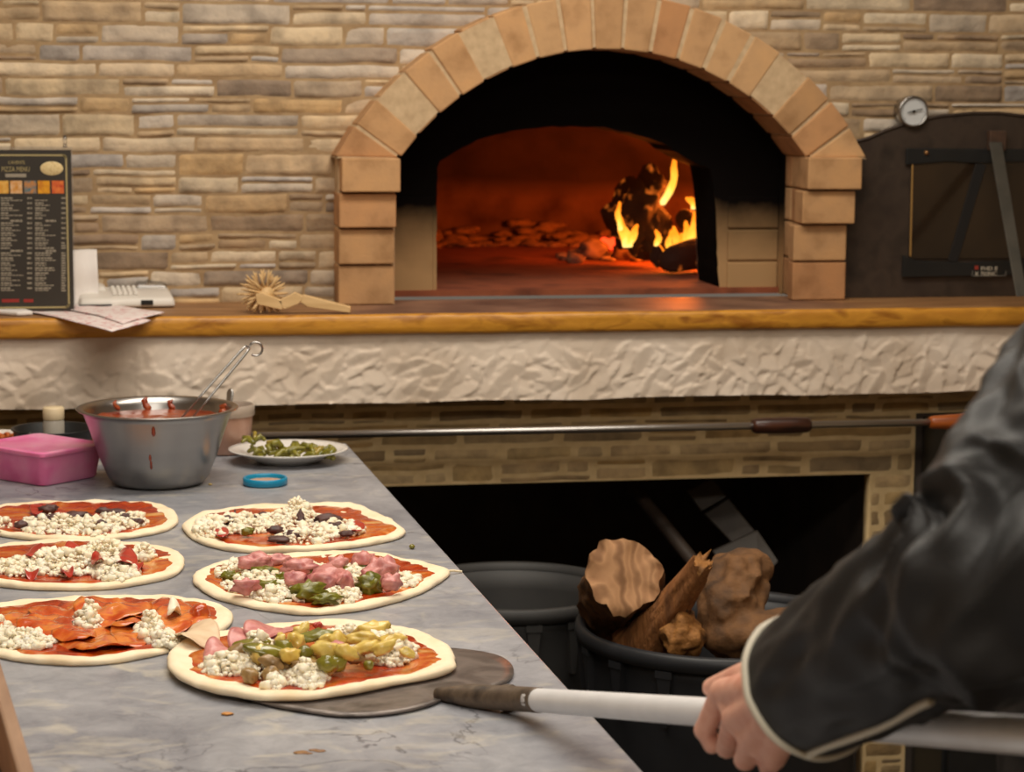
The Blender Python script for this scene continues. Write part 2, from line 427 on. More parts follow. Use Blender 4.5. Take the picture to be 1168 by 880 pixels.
mouth_px = [(498, 328), (498, 260), (499, 186), (520, 172), (545, 160), (580, 150), (620, 145), (655, 143.5), (690, 146), (730, 154), (762, 166), (786, 182)]
mp = [(lambda p: (p.x, p.z))(ony(px, py, YF)) for px, py in mouth_px]
rt_px = [(788, 190), (793, 230), (795, 300), (797, 328)]
mp += [(lambda p: (p.x, p.z))(ony(px, py, YB)) for px, py in rt_px]
mxr = mp[-1][0]
mp = [(x, max(z, ZF)) for x, z in mp]; mp[-1] = (mxr, ZF); mp[0] = (mp[0][0], ZF)
def resample(P, n):
    d = [0]
    for a, b_ in zip(P, P[1:]): d.append(d[-1]+math.dist(a, b_))
    out = []
    for i in range(n):
        t = d[-1]*i/(n-1); k = max(j for j in range(len(d)) if d[j] <= t+1e-9); k = min(k, len(P)-2)
        f = (t-d[k])/(d[k+1]-d[k]); out.append((P[k][0]*(1-f)+P[k+1][0]*f, P[k][1]*(1-f)+P[k+1][1]*f))
    return out
N_ = 64; A = resample(pr, N_); B = resample(mp, N_)
B = [(x+(.003*noise.noise(Vector((x*40, z*40, 0)))), z+.003*noise.noise(Vector((x*40, z*40, 5)))) if 2 < i < N_-3 else (x, z) for i, (x, z) in enumerate(B)]
fb = MB(); fb.add([(x, YF, z) for x, z in A]+[(x, YF, z) for x, z in B], [(i, i+1, i+1+N_, i+N_) for i in range(N_-1)])
fb.build('oven_front', M['throat'], ov, smooth=False)
tb = MB(); tb.add([(x, YF, z) for x, z in B]+[(x, YB, z) for x, z in B], [(i, i+1, i+1+N_, i+N_) for i in range(N_-1)])
tb.build('oven_mouth', M['soot'], ov, smooth=False)
# bricks at the lower end of the front wall, pale where soot has not reached
lb = MB(); x0 = xz(829, 300, YF)[0]; x1 = AX+.402
for za, zb in ((ZC, 1.166), (1.168, 1.232), (1.234, 1.30)):
    lb.bb((x0, YF-.006, za), (x1, YF+.004, zb-.0016), col=(1, 1, 1, 1))
lb.build('front_bricks', M['throat'], ov, bevel=.003, smooth=False)
lb = MB(); lb.bb((AX-.402, YF-.006, ZC), (xz(494, 300, YF)[0], YF+.004, 1.30)); lb.build('front_bricks', M['throat'], ov, bevel=.003, smooth=False)
wb = MB(); CX_, CZ_ = .95, 1.2
wb.add([(x, YB+.003, z) for x, z in B]+[(CX_+(x-CX_)*1.75, YB+.003, ZF+(z-ZF)*1.6 if z > ZF+.01 else z) for x, z in B], [(i, i+1, i+1+N_, i+N_) for i in range(N_-1)])
wb.build('dome_front', M['dome'], ov, smooth=False)
# hearth floor, step and dome
hb = MB(); hb.bb((.3, YF-.012, ZC+.0005), (1.7, 5.7, ZF)); hb.build('oven_floor', pm('oven_brick_floor', [S(92, 44, 26), S(150, 80, 48), S(120, 60, 36)], 9, 6, .85, .4, 60), ov, smooth=False)
db = MB(); DX, DY, DZ = .98, 5.08, ZF; rx, ry, rz = .64, .58, .44
NU, NV = 96, 40; vs = []; 
for j in range(NV+1):
    t = pi/2*j/NV
    for i in range(NU):
        a = 2*pi*i/NU; k = 1+.02*noise.noise(Vector((math.cos(a)*5, math.sin(a)*5, t*6)))+.008*noise.noise(Vector((math.cos(a)*19, math.sin(a)*19, t*20)))
        vs.append((DX+rx*math.cos(t)**.8*math.cos(a)*k, DY+ry*math.cos(t)**.8*math.sin(a)*k, DZ-.01+rz*math.sin(t)*k))
fs = []
for j in range(NV):
    for i in range(NU):
        f = (j*NU+i, j*NU+(i+1) % NU, (j+1)*NU+(i+1) % NU, (j+1)*NU+i)
        c = [sum(vs[k][q] for k in f)/4 for q in range(3)]
        if c[1] < 4.8 and abs(c[0]-.95) < .38 and c[2] < 1.50: continue
        fs.append(f)
q = NT('dome_brick'); b = q.b; b.inputs['Roughness'].default_value = .95; tc = q.n('ShaderNodeTexCoord'); sx = q.n('ShaderNodeSeparateXYZ'); q.l(tc.outputs['Object'], sx.inputs[0])
no = q.n('ShaderNodeTexNoise'); no.inputs['Scale'].default_value = 9; no.inputs['Detail'].default_value = 6; q.l(tc.outputs['Object'], no.inputs[0])
cr = q.n('ShaderNodeValToRGB'); cr.color_ramp.elements[0].position = .35; cr.color_ramp.elements[1].position = .7; cr.color_ramp.elements[0].color = S(84, 56, 46); cr.color_ramp.elements[1].color = S(140, 104, 84); q.l(no.outputs['Fac'], cr.inputs[0])
ma = q.n('ShaderNodeMath', operation='MULTIPLY_ADD'); q.l(no.outputs['Fac'], ma.inputs[0]); ma.inputs[1].default_value = .06; q.l(sx.outputs['Z'], ma.inputs[2])
mr = q.n('ShaderNodeMapRange'); mr.inputs['From Min'].default_value = .165; mr.inputs['From Max'].default_value = .215; mr.inputs['To Max'].default_value = .8; q.l(ma.outputs[0], mr.inputs['Value'])
mx = q.n('ShaderNodeMix', data_type='RGBA'); q.l(mr.outputs[0], mx.inputs[0]); q.l(cr.outputs[0], mx.inputs[6]); mx.inputs[7].default_value = S(34, 26, 23); q.l(mx.outputs[2], b.inputs['Base Color'])
bu = q.n('ShaderNodeBump'); bu.inputs['Strength'].default_value = .5; bu.inputs['Distance'].default_value = .01; q.l(no.outputs['Fac'], bu.inputs['Height']); q.l(bu.outputs[0], b.inputs['Normal'])
db.add(vs, fs); db.build('dome', q.m, ov)
# ash bank heaped at the back
ab = MB(); r = random.Random(5)
for i in range(230):
    a = r.uniform(.35, 2.75); k = r.uniform(.72, .97)
    s_ = r.uniform(.005, .014)*(1.2 if k > .85 else .8)
    ab.blob((DX+rx*k*math.cos(a), DY+ry*k*math.sin(a), ZF+s_*.4+(r.uniform(0, .045)*(k-.85)/.12 if k > .85 else 0)), (s_*2.4, s_*1.2, s_*r.uniform(.5, 1.0)), i, 2, .5, 1.5)
ab.build('ash_bank', pm('ash', [S(70, 52, 44), S(165, 130, 105), S(110, 84, 70)], 25, 5, .95, .6, 60, bdist=.006), ov, kind='stuff')

# fire -------------------------------------------------------------
q = NT('charred_wood'); b = q.b; b.inputs['Roughness'].default_value = .9; b.inputs['Base Color'].default_value = S(30, 20, 15)
tc = q.n('ShaderNodeTexCoord'); vo = q.n('ShaderNodeTexNoise'); vo.inputs['Scale'].default_value = 28; vo.inputs['Detail'].default_value = 4; q.l(tc.outputs['Object'], vo.inputs['Vector'])
cr = q.n('ShaderNodeValToRGB'); e_ = cr.color_ramp.elements; e_[0].position = .60; e_[0].color = (.008, .001, 0, 1); e_[1].position = .86; e_[1].color = (1, .2, .02, 1)
q.l(vo.outputs['Fac'], cr.inputs[0]); q.l(cr.outputs[0], b.inputs['Emission Color']); b.inputs['Emission Strength'].default_value = .75
bu = q.n('ShaderNodeBump'); bu.inputs['Strength'].default_value = .8; bu.inputs['Distance'].default_value = .01; q.l(vo.outputs['Fac'], bu.inputs['Height']); q.l(bu.outputs[0], b.inputs['Normal'])
M['char'] = q.m
M['ember'] = emit('ember', (1, .06, .012, 1), 1.6)
fd = 4.98
def fp(px, py, d=fd): return atd(px, py, d)
lg = thing('burning_log', onz(732, 282, ZF), 'large charred log burning upright with glowing cracks in the oven', 'log', 'logs burning in the oven')
c = MB(); c.blob(fp(726, 248), (.065, .07, .088), 3, 4, .35, 1.7); c.blob(fp(742, 213), (.035, .04, .05), 5, 3, .4, 1.6); c.blob(fp(741, 262), (.045, .05, .06), 8, 3, .3, 1.8)
c.build('charred_body', M['char'], lg)
l2 = thing('burning_log', onz(785, 304, ZF), 'dark unburnt log end lying lowest beside the oven mouth edge', 'log', 'logs burning in the oven')
c = MB(); pa = atd(766, 292, 4.78); pa.z = ZF+.033; c.tube([pa, pa+Vector((.05, .03, .006)), pa+Vector((.12, .09, .014)), pa+Vector((.2, .15, .02))], [.028, .033, .034, .03], 18, round_=True, disp=lambda t, a: .003*math.sin(a*5+t*9)); c.build('charred_body', M['char'], l2)
l3 = thing('burning_log', onz(745, 304, ZF), 'small dark upright chunk of wood glowing at the fire front', 'log', 'logs burning in the oven')
c = MB(); c.blob(atd(749, 291, 4.8), (.014, .014, .022), 9, 3, .35); c.build('charred_body', M['char'], l3)
l4 = thing('burning_log', onz(785, 285, ZF), 'round log end burning above the yellow flames', 'log', 'logs burning in the oven')
c = MB(); pa = fp(782, 250); c.tube([pa, pa+Vector((.04, .03, -.02)), pa+Vector((.08, .06, -.045))], [.024, .026, .026], 16, round_=True); c.build('charred_body', M['char'], l4)
pl = [(676, 287, .034, 'pale ash covered stone sized lump beside the red embers'), (655, 292, .018, 'small ash lump at the edge of the fire bed'), (715, 288, .03, 'ash lump under the charred log')]
for i, (px, py, s_, lb_) in enumerate(pl):
    p = onz(px, py+8, ZF); t = MB(); t.blob(p+Vector((0, 0, s_*.55)), (s_*1.3, s_, s_*.75), i+20, 3, .35)
    o = t.build('ember_lump', pm('ashlump', [S(90, 62, 50), S(170, 140, 120)], 30, 4, .95, .5, 60)); tag(o, lb_, 'ember', 'lumps in the fire bed')
t = MB(); r = random.Random(3)
for i in range(16):
    p = onz(r.uniform(682, 712), r.uniform(279, 287), ZF); t.blob(p+Vector((0, 0, .012)), (.016, .012, .009), i, 2, .3)
tag(t.build('embers', M['ember']), 'bed of glowing red embers beside the charred log', 'embers', kind='stuff')
t = MB()
for i in range(50):
    p = onz(r.uniform(640, 770), r.uniform(288, 299), ZF); s_ = r.uniform(.006, .015); t.blob(p+Vector((0, 0, s_*.4)), (s_*1.6, s_, s_*.6), i, 2, .4)
tag(t.build('fire_bed_ash', pm('fire_ash', [S(110, 84, 66), S(190, 160, 130)], 40, 4, .95)), 'loose grey ash spread in front of the burning logs', 'ash', kind='stuff')
# flames: closed tongues of light
q = NT('flame'); q.t.nodes.remove(q.b); tc = q.n('ShaderNodeTexCoord'); sx = q.n('ShaderNodeSeparateXYZ'); q.l(tc.outputs['Generated'], sx.inputs[0])
no = q.n('ShaderNodeTexNoise'); no.inputs['Scale'].default_value = 3; q.l(tc.outputs['Generated'], no.inputs['Vector'])
ma = q.n('ShaderNodeMath', operation='MULTIPLY_ADD'); q.l(no.outputs['Fac'], ma.inputs[0]); ma.inputs[1].default_value = .5; q.l(sx.outputs['Z'], ma.inputs[2])
cr = q.n('ShaderNodeValToRGB'); e_ = cr.color_ramp.elements; e_[0].position = .3; e_[0].color = (1, .62, .16, 1); e_[1].position = 1.2 if False else 1; e_[1].color = (1, .22, .01, 1)
e_.new(.55).color = (1, .42, .04, 1)
q.l(ma.outputs[0], cr.inputs[0]); em = q.n('ShaderNodeEmission'); em.inputs[1].default_value = 1.35; q.l(cr.outputs[0], em.inputs[0]); q.l(em.outputs[0], q.t.nodes['Material Output'].inputs[0])
M['flame'] = q.m
fl_list = [
 ([(790, 276), (792, 268), (789, 258)], [.005, .007, .0015], 'small bright flame above the dark log end beside the mouth edge'),
 ([(779, 284), (777, 276), (780, 269)], [.005, .007, .0015], 'small bright flame over the middle of the fire front'),
 ([(770, 294), (768, 287), (771, 280)], [.005, .007, .0015], 'small bright flame low in the fire front'),
 ([(748, 281), (751, 272), (748, 262)], [.005, .007, .0015], 'thin flame climbing between the charred log and the fire front'),

 ([(755, 232), (762, 222), (768, 205), (769, 190), (771, 174)], [.006, .008, .0075, .0065, .001], 'tall thin yellow flame tongue rising to the mouth top'),
 ([(716, 280), (713, 268), (709, 258), (707, 246)], [.010, .013, .008, .002], 'small white hot flame licking the charred log base'),
 ([(716, 279), (722, 268), (727, 256)], [.010, .009, .002], 'short flame tongue leaning off the charred log base'),
 ([(708, 262), (705, 245), (707, 230)], [.004, .006, .001], 'thin orange flame up the side of the charred log'),
 ([(760, 296), (770, 286), (772, 272), (768, 258)], [.009, .012, .009, .002], 'wide yellow flame over the fire front'),
 ([(775, 290), (781, 279), (784, 264), (782, 252)], [.008, .011, .008, .002], 'bright yellow flame behind the dark log end'),
 ([(786, 284), (790, 270), (793, 255), (794, 240)], [.012, .014, .010, .002], 'bright flame against the mouth edge'),
 ([(752, 298), (754, 290), (752, 280)], [.007, .009, .002], 'little flame beside the small upright chunk'),
 ([(768, 303), (764, 298), (762, 292)], [.012, .009, .002], 'low flame under the dark log end'),
 ([(779, 296), (776, 280), (778, 266)], [.008, .009, .002], 'pointed yellow flame between the dark log end and the fire front'),
 ([(764, 290), (763, 276), (766, 262)], [.006, .007, .001], 'slim yellow flame rising left of the fire front'.replace(' left of', ' beside')),
 ([(788, 300), (786, 292), (789, 282)], [.009, .011, .002], 'short bright flame over the dark log end'),
 ([(793, 236), (789, 229), (782, 226)], [.009, .008, .002], 'orange flame wisp high by the mouth edge')]
for i, (P, rd, lb_) in enumerate(fl_list):
    d0 = 4.84 if i in (5, 6, 7, 11, 12) else 4.88
    pts = spline([atd(px, py, d0+.01*k) for k, (px, py) in enumerate(P)], 14); rr = [np.interp(k/14*(len(rd)-1), range(len(rd)), rd) for k in range(15)]
    t = MB(); t.tube(pts, rr, 12, round_=False, disp=lambda t_, a: .0015*math.sin(a*3+t_*11))
    o = t.build('flame', M['flame']); tag(o, lb_, 'flame', 'flames of the oven fire')
def point(p, en, col, r):
    L = bpy.data.lights.new('fire_light', 'POINT'); L.energy = en; L.color = col; L.shadow_soft_size = r
    o = bpy.data.objects.new('fire_light', L); COL.objects.link(o); o.location = p
point(atd(790, 280, 4.88), .9, (1, .2, .02), .03)
point(atd(806, 240, 5.02), 9.0, (1, .17, .013), .06)
point(atd(770, 215, 5.2), 1.8, (1, .17, .015), .05)
# ------------------------------------------------------------------ oven counter
ct = thing('oven_counter', (.9, 4.2, 0), 'plastered oven counter with a yellow edged wooden top under the brick arch', 'counter')
XL, XR = -1.1, 2.75
# wooden top with a wavy rounded front edge
nx = 240; prof = []
for i in range(9):
    a = pi/2*i/8; prof.append((.006*(1-math.sin(a)), -.010*(1-math.cos(a))))
def edge(x, t): return .0025*noise.noise(Vector((x*6, t*3, 0)))+.0012*noise.noise(Vector((x*22, t*9, 4)))
cb = MB(); cols_ = []
zs = [(.27, ZC), (.10, ZC), (.03, ZC), (.008, ZC), (.003, ZC-.002), (.0005, ZC-.006), (0, ZC-.013), (0, ZC-.022), (.0008, ZC-.032), (.004, ZC-.037), (.02, ZC-.038)]
vs = []; fs = []
for i in range(nx+1):
    x = XL+(XR-XL)*i/nx
    for j, (dy, z) in enumerate(zs): vs.append((x, 4.0+dy+(edge(x, j*.2) if j > 2 else 0), z+(edge(x+9, j*.3)*.5 if 2 < j else 0)))
m_ = len(zs)
for i in range(nx):
    for j in range(m_-1): fs.append((i*m_+j, i*m_+j+1, (i+1)*m_+j+1, (i+1)*m_+j))
cb.v = vs; cb.f = fs; cb.c = [W]*len(vs); cb.m = [0 if f[0] % m_ >= 3 else 1 for f in fs]
q = NT('counter_top_wood'); b = q.b; tc = q.n('ShaderNodeTexCoord'); mp = q.n('ShaderNodeMapping'); mp.inputs['Scale'].default_value = (1.2, 10, 10); q.l(tc.outputs['Object'], mp.inputs[0])
no = q.n('ShaderNodeTexNoise'); no.inputs['Scale'].default_value = 5; no.inputs['Detail'].default_value = 7; q.l(mp.outputs[0], no.inputs['Vector'])
c1 = q.n('ShaderNodeValToRGB'); c1.color_ramp.elements[0].position = .35; c1.color_ramp.elements[1].position = .65
c1.color_ramp.elements[0].color = S(132, 92, 56); c1.color_ramp.elements[1].color = S(168, 124, 80); q.l(no.outputs['Fac'], c1.inputs[0])
n2 = q.n('ShaderNodeTexNoise'); n2.inputs['Scale'].default_value = 9; n2.inputs['Detail'].default_value = 6; q.l(tc.outputs['Object'], n2.inputs['Vector'])
c2 = q.n('ShaderNodeValToRGB'); c2.color_ramp.elements[0].position = .35; c2.color_ramp.elements[1].position = .7; c2.color_ramp.elements[0].color = S(104, 74, 60); c2.color_ramp.elements[1].color = S(150, 112, 90); q.l(n2.outputs['Fac'], c2.inputs[0])
sx = q.n('ShaderNodeSeparateXYZ'); q.l(tc.outputs['Object'], sx.inputs[0])
ab_ = q.n('ShaderNodeMath', operation='ABSOLUTE'); q.l(sx.outputs['X'], ab_.inputs[0])
ad = q.n('ShaderNodeMath', operation='MULTIPLY_ADD'); q.l(n2.outputs['Fac'], ad.inputs[0]); ad.inputs[1].default_value = .3; q.l(ab_.outputs[0], ad.inputs[2])
mr = q.n('ShaderNodeMapRange'); mr.inputs['From Min'].default_value = .55; mr.inputs['From Max'].default_value = .72; q.l(ad.outputs[0], mr.inputs['Value'])
mx = q.n('ShaderNodeMix', data_type='RGBA'); q.l(mr.outputs[0], mx.inputs[0]); q.l(c2.outputs[0], mx.inputs[6]); q.l(c1.outputs[0], mx.inputs[7]); q.l(mx.outputs[2], b.inputs['Base Color'])
b.inputs['Roughness'].default_value = .5
gold = pm('varnished_edge', [S(150, 92, 24), S(206, 144, 48), S(190, 128, 42)], 14, 6, .4, .25, 50, stretch=(1, 3, 3), dist=.6)
cb.build('wooden_top', [gold, q.m], ct)
# plaster apron: hand trowelled strokes as real relief
x0, x1, z0, z1 = XL, XR, .934, 1.063; nx, nz = 1300, 46
X, Z = np.meshgrid(np.linspace(x0, x1, nx+1), np.linspace(z0, z1, nz+1)); H = np.zeros_like(X)
rg = np.random.default_rng(4)
for k in range(1700):
    cx = rg.uniform(x0, x1); cz = z0+(z1-z0)*min(rg.beta(1.1, 1.5), 1)*.95; a = rg.choice([rg.normal(.5, .35), rg.normal(-.5, .35), rg.normal(1.2, .3)]); L = rg.uniform(.018, .042); wd = rg.uniform(.008, .018)
    i0 = max(0, int((cx-.045-x0)/(x1-x0)*nx)); i1 = min(nx+1, int((cx+.045-x0)/(x1-x0)*nx)+2)
    xx = X[:, i0:i1]-cx; zz = Z[:, i0:i1]-cz; u = xx*math.cos(a)+zz*math.sin(a); v = -xx*math.sin(a)+zz*math.cos(a)+(u*u)*rg.uniform(-8, 8)
    ins = (u/L)**2+(v/wd)**2 < 1
    amp = 1 if cz < 1.018 else .28
    hv = amp*(.0012+.0026*(v/wd)*.9*rg.choice([-1, 1])+.0008*(u/L))
    sub = H[:, i0:i1]; sub[ins] = hv[ins]+.2*sub[ins]; H[:, i0:i1] = sub
for _ in range(1): H[1:-1, 1:-1] = (H[1:-1, 1:-1]*2+H[:-2, 1:-1]+H[2:, 1:-1]+H[1:-1, :-2]+H[1:-1, 2:])/6
H += .004*(vn(X*6, Z*6, 2)-.5)
Y = 4.014-H; Y[0] += .0
ZZ = Z.copy(); ZZ[0] += .004*(vn(X[0]*9, X[0]*0, 8)-.5)
pb = MB(); n = nx+1
pb.v = list(zip(X.ravel().tolist(), Y.ravel().tolist(), ZZ.ravel().tolist())); pb.c = [W]*len(pb.v)
pb.f = [(j*n+i, j*n+i+1, (j+1)*n+i+1, (j+1)*n+i) for j in range(nz) for i in range(nx)]; pb.m = [0]*len(pb.f)
pb.add([(x0, 4.014, z0+.001), (x1, 4.014, z0+.001), (x1, 4.3, z0+.001), (x0, 4.3, z0+.001)], [(0, 1, 2, 3)])
pb.build('plaster_apron', M['plaster'], ct)
# recessed tiled lintel
PB = [S(172, 146, 102), S(160, 134, 94), S(186, 158, 116), S(148, 126, 94), S(178, 144, 90), S(140, 116, 82), S(190, 164, 122)]
lb = MB(); stones(lb, XL, XR, .876, .936, 4.124, (.026, .034), (.06, .2), .0012, PB, None, 21, .012, .1, .0012)
stones(lb, XL, 1.588, .755, .876, 4.124, (.026, .044), (.06, .22), .0012, PB, None, 22, .012, .2, .0012)
stones(lb, 1.497, 1.588, 0, .755, 4.124, (.03, .045), (.05, .09), .0014, PB, None, 23, .012, .1, .0012)
bm_ = len(lb.f)
lb.bb((XL, 4.1245, .755), (1.588, 4.40, .934), mi=1); lb.bb((1.588, 4.1245, .876), (XR, 4.2, .934), mi=1); lb.bb((1.497, 4.1245, 0), (1.588, 4.16, .755), mi=1)
lb.build('tiled_lintel', [M['stone'], pm('tile_joint', [S(196, 166, 118), S(214, 186, 138)], 40, 4, .9)], ct, tint=True)
gr = MB()
dk = pm('shaded_recess_wall', [S(54, 46, 40), S(74, 62, 52)], 9, 4, .95)  # shade is put into this dark wall colour, also on the side behind the jamb
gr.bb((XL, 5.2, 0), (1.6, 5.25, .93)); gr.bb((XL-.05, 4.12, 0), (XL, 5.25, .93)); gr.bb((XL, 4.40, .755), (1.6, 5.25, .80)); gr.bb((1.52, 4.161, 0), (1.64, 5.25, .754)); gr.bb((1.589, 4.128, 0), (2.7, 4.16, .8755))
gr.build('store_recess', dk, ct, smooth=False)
# steel cabinet by the counter's far end
kb = thing('steel_cabinet', (2.0, 4.03, 0), 'dark metal drawer cabinet under the counter, behind the person in black', 'cabinet')
q = MB(); q.bb((1.60, 3.955, 0), (2.45, 4.115, .872)); q.build('body', M['blackmetal'], kb, bevel=.003, smooth=False)
for za, zb in ((.80, .862), (.56, .79), (.30, .55), (.05, .29)):
    q = MB(); q.bb((1.607, 3.935, za), (2.44, 3.954, zb)); d_ = q.build('drawer', M['blackmetal'], kb, bevel=.003, smooth=False)
    q = MB(); q.tube([(1.9, 3.936, zb-.03), (1.9, 3.915, zb-.03), (2.15, 3.915, zb-.03), (2.15, 3.936, zb-.03)], .005, 8); q.build('handle', M['steel2'], d_)
# oven rod lying along the front
rd = thing('oven_rod', (.9, 3.9, .9), 'long thin steel oven rod with wooden grips lying level below the plaster', 'rod')
pA = onz(270, 497.5, TZ+.006); pB = atd(1060, 481.5, 3.98); pB = onz(1060, 481.5, pA.z+.001)
def rl(t): return pA+(pB-pA)*t
q = MB(); q.tube([rl(-.02), rl(.5), rl(1.01)], .0068, 10); q.build('shaft', M['steel2'], rd)
wd = pm('dark_grip', [S(36, 18, 11), S(74, 38, 20)], 20, 5, .35, stretch=(1, 6, 6)); wd2 = pm('orange_grip', [S(120, 56, 18), S(178, 92, 34)], 14, 5, .35, stretch=(1, 6, 6))
t1, t2 = (850-270)/(1060-270), (918-270)/(1060-270)
q = MB(); q.tube([rl(t1+(t2-t1)*k) for k in (0, .06, .3, .7, .94, 1)], [.0115, .0145, .0155, .0155, .0145, .0115], 16); q.build('sliding_grip', wd, rd)
q = MB(); q.tube([rl(1+k*.09) for k in (0, .06, .6, 1.3, 1.9, 2.0)], [.010, .0125, .016, .017, .015, .008], 16); q.build('end_handle', wd2, rd)

# ------------------------------------------------------------------ oven door standing against the wall
dr = thing('oven_door', (1.8, 4.22, ZC), 'dark sheet steel oven door with arched top and glass window', 'door')
def dp(px, py): p = ony(px, py, 4.212); return (p.x, p.z)
xl = 1.438; top = [dp(990, 158), dp(1010, 149), dp(1040, 139), dp(1075, 132), dp(1110, 129), dp(1140, 129), dp(1166, 132)]
cxd = dp(1127, 129)[0]
arc = [(xl, dp(985, 162)[1]-.008)]+top
arc += [(2*cxd-x, z) for x, z in reversed([p for p in arc if p[0] < cxd-.06])]
loop = [(xl, ZC)]+arc+[(arc[-1][0], ZC)]
q = MB(); q.prism([(x, 4.214, z) for x, z in loop], (0, .008, 0)); q.build('panel', M['iron'], dr, bevel=.0015, smooth=False)
# rolled edge of the panel
q = MB(); q.tube([(x, 4.214, z) for x, z in arc], .0035, 8); q.build('rolled_edge', M['iron'], dr)
wl, wr = dp(1038, 240)[0], 2*cxd-dp(1038, 240)[0]
zt, zb = dp(1100, 184)[1], dp(1100, 294)[1]
q = MB(); q.bb((wl, 4.209, zb), (wr, 4.213, zt)); q.build('window_glass', pm('dark_glass', [S(34, 26, 20), S(58, 44, 30)], 5, 3, .12), dr, smooth=False)
def strip(p, th, mat, name, y, **k):
    q = MB(); q.prism([(x, y, z) for x, z in p], (0, th, 0)); return q.build(name, mat, dr, bevel=.0015, smooth=False, **k)
strip([dp(1032, 188), dp(1033, 169), dp(1168, 170)[:1]+(dp(1168, 170)[1],), (wr+.02, zt+.034), (wr+.02, zt+.004), dp(1115, 186), dp(1080, 184)], .006, M['blackmetal'], 'frame_strip', 4.205)
strip([dp(1028, 316), dp(1029, 291), dp(1045, 297), dp(1100, 299), (wr+.02, zb-.002), (wr+.02, zb-.034)], .006, M['blackmetal'], 'frame_strip', 4.205)
strip([dp(1036.5, 292), dp(1039, 186), dp(1041, 186), dp(1038.5, 292)], .005, pm('brass', [S(190, 150, 90)], rough=.4, metal=.6), 'brass_strip', 4.206)
strip([dp(1080, 297), dp(1091, 299), dp(1124, 188), dp(1112, 186)], .002, pm('dark_bar', [S(14, 10, 8)], rough=.7), 'cross_bar', 4.2066)
# handle bar with bracket, standing off the panel
hA = Vector((dp(1133, 160)[0], 4.200, dp(1133, 160)[1])); hB = atd(1166, 338, 4.11); hB.z = max(hB.z, ZC+.006)
q = MB(); d_ = (hB-hA).normalized(); s_ = Vector((1, 0, 0)); wv = .0135
q.hexa([hA-s_*wv, hA+s_*wv, hB+s_*wv*.8, hB-s_*wv*.8, hA-s_*wv+Vector((0, .006, 0)), hA+s_*wv+Vector((0, .006, 0)), hB+s_*wv*.8+Vector((0, .006, 0)), hB-s_*wv*.8+Vector((0, .006, 0))])
q.build('handle_bar', pm('grey_steel', [S(70, 68, 62), S(86, 82, 74)], 20, 4, .45, metal=.3), dr, bevel=.002, smooth=False)
q = MB(); bz = dp(1135, 160); q.bb((bz[0]-.018, 4.196, bz[1]-.02), (bz[0]+.018, 4.213, bz[1]+.02)); q.build('bracket', pm('rusty', [S(52, 36, 26), S(82, 56, 38)], 60, 4, .7), dr, bevel=.002, smooth=False)
for px, py in ((1055, 174),):
    x, z = dp(px, py); q = MB(); q.lathe([(0, .006), (.0035, .005), (.005, .002), (.005, 0)], (x, 4.205, z), 16, ax=Matrix.Rotation(pi/2, 3, 'X')); q.build('rivet', pm('rivet_brass', [S(150, 110, 70)], rough=.4, metal=.7), dr)
# maker's sticker: two short rows of print in a bracket outline
def text(s, x, z, h, y, mat, name, parent, align='LEFT', sx=1.0, rz=0, depth=.0004, rx=pi/2):
    cu = bpy.data.curves.new(name, 'FONT'); cu.body = s; cu.size = h; cu.align_x = align; cu.extrude = depth; cu.resolution_u = 2
    t = bpy.data.objects.new('t', cu); COL.objects.link(t); dg = bpy.context.evaluated_depsgraph_get(); dg.update()
    me = bpy.data.meshes.new_from_object(t.evaluated_get(dg)); bpy.data.objects.remove(t); me.name = name
    me.transform(Matrix.Translation(Vector((x, y, z))-OFF[parent.name]) @ Matrix.Rotation(rx, 4, 'X') @ Matrix.Diagonal((sx, 1, 1, 1)))
    me.materials.append(mat); return link(name, me, parent)
pr_w = pm('print_white', [S(206, 196, 176)], rough=.6); pr_r = pm('print_red', [S(150, 50, 36)], rough=.6)
x, z = dp(1117, 308); text('FHD 8', x, z, .0115, 4.2045, pr_w, 'sticker_print', dr, sx=1.15)
x, z = dp(1110, 314); text('X 703NC', x, z, .0115, 4.2045, pr_w, 'sticker_print', dr, sx=1.05)
x, z = dp(1110, 307); q = MB(); q.bb((x, 4.2043, z), (x+.008, 4.2047, z+.008)); q.build('sticker_mark', pr_r, dr, smooth=False)
q = MB(); xa, za = dp(1107, 314.5); xb = dp(1145, 314)[0]
for c_ in ((xa, za, xa+.0012, za+.011), (xb, za, xb+.0012, za+.011), (xa, za, xb, za+.0012)): q.bb((c_[0], 4.2043, c_[1]), (c_[2], 4.2047, c_[3]))
q.build('sticker_outline', pm('print_grey', [S(120, 116, 108)]), dr, smooth=False)
# thermometer in the wall above the door
tp = ony(1042, 127, 4.205); th = thing('oven_thermometer', tp, 'round dial thermometer with steel rim on the stone wall above the steel door', 'thermometer')
AXm = Matrix.Rotation(pi/2, 3, 'X')
q = MB(); q.lathe([(.024, -.05), (.024, -.02), (.0305, -.02), (.0315, -.012), (.0315, .001), (.030, .003), (.0275, .003), (.0268, -.001)], tp, 40, ax=AXm); q.build('case', M['steel'], th)
q = MB(); q.lathe([(0, -.001), (.0272, -.001)], tp, 40, ax=AXm); q.build('dial', pm('dial_face', [S(206, 208, 208)], rough=.4), th)
q = MB(); 
for k in range(21):
    a = math.radians(-40+k*13); R_ = .024; c0 = tp+Vector((-R_*math.cos(a), -.0015, R_*math.sin(a))); q.box(c0, (.0035, .0004, .0007), Matrix.Rotation(a, 3, 'Y'))
q.build('dial_marks', M['black'], th, smooth=False)
q = MB(); a = math.radians(-14); q.box(tp+Vector((.002, -.003, .001)), (.032, .0006, .0022), Matrix.Rotation(a, 3, 'Y')); q.lathe([(0, .004), (.003, .0035), (.003, .001)], tp, 12, ax=AXm); q.build('needle', M['black'], th, smooth=False)

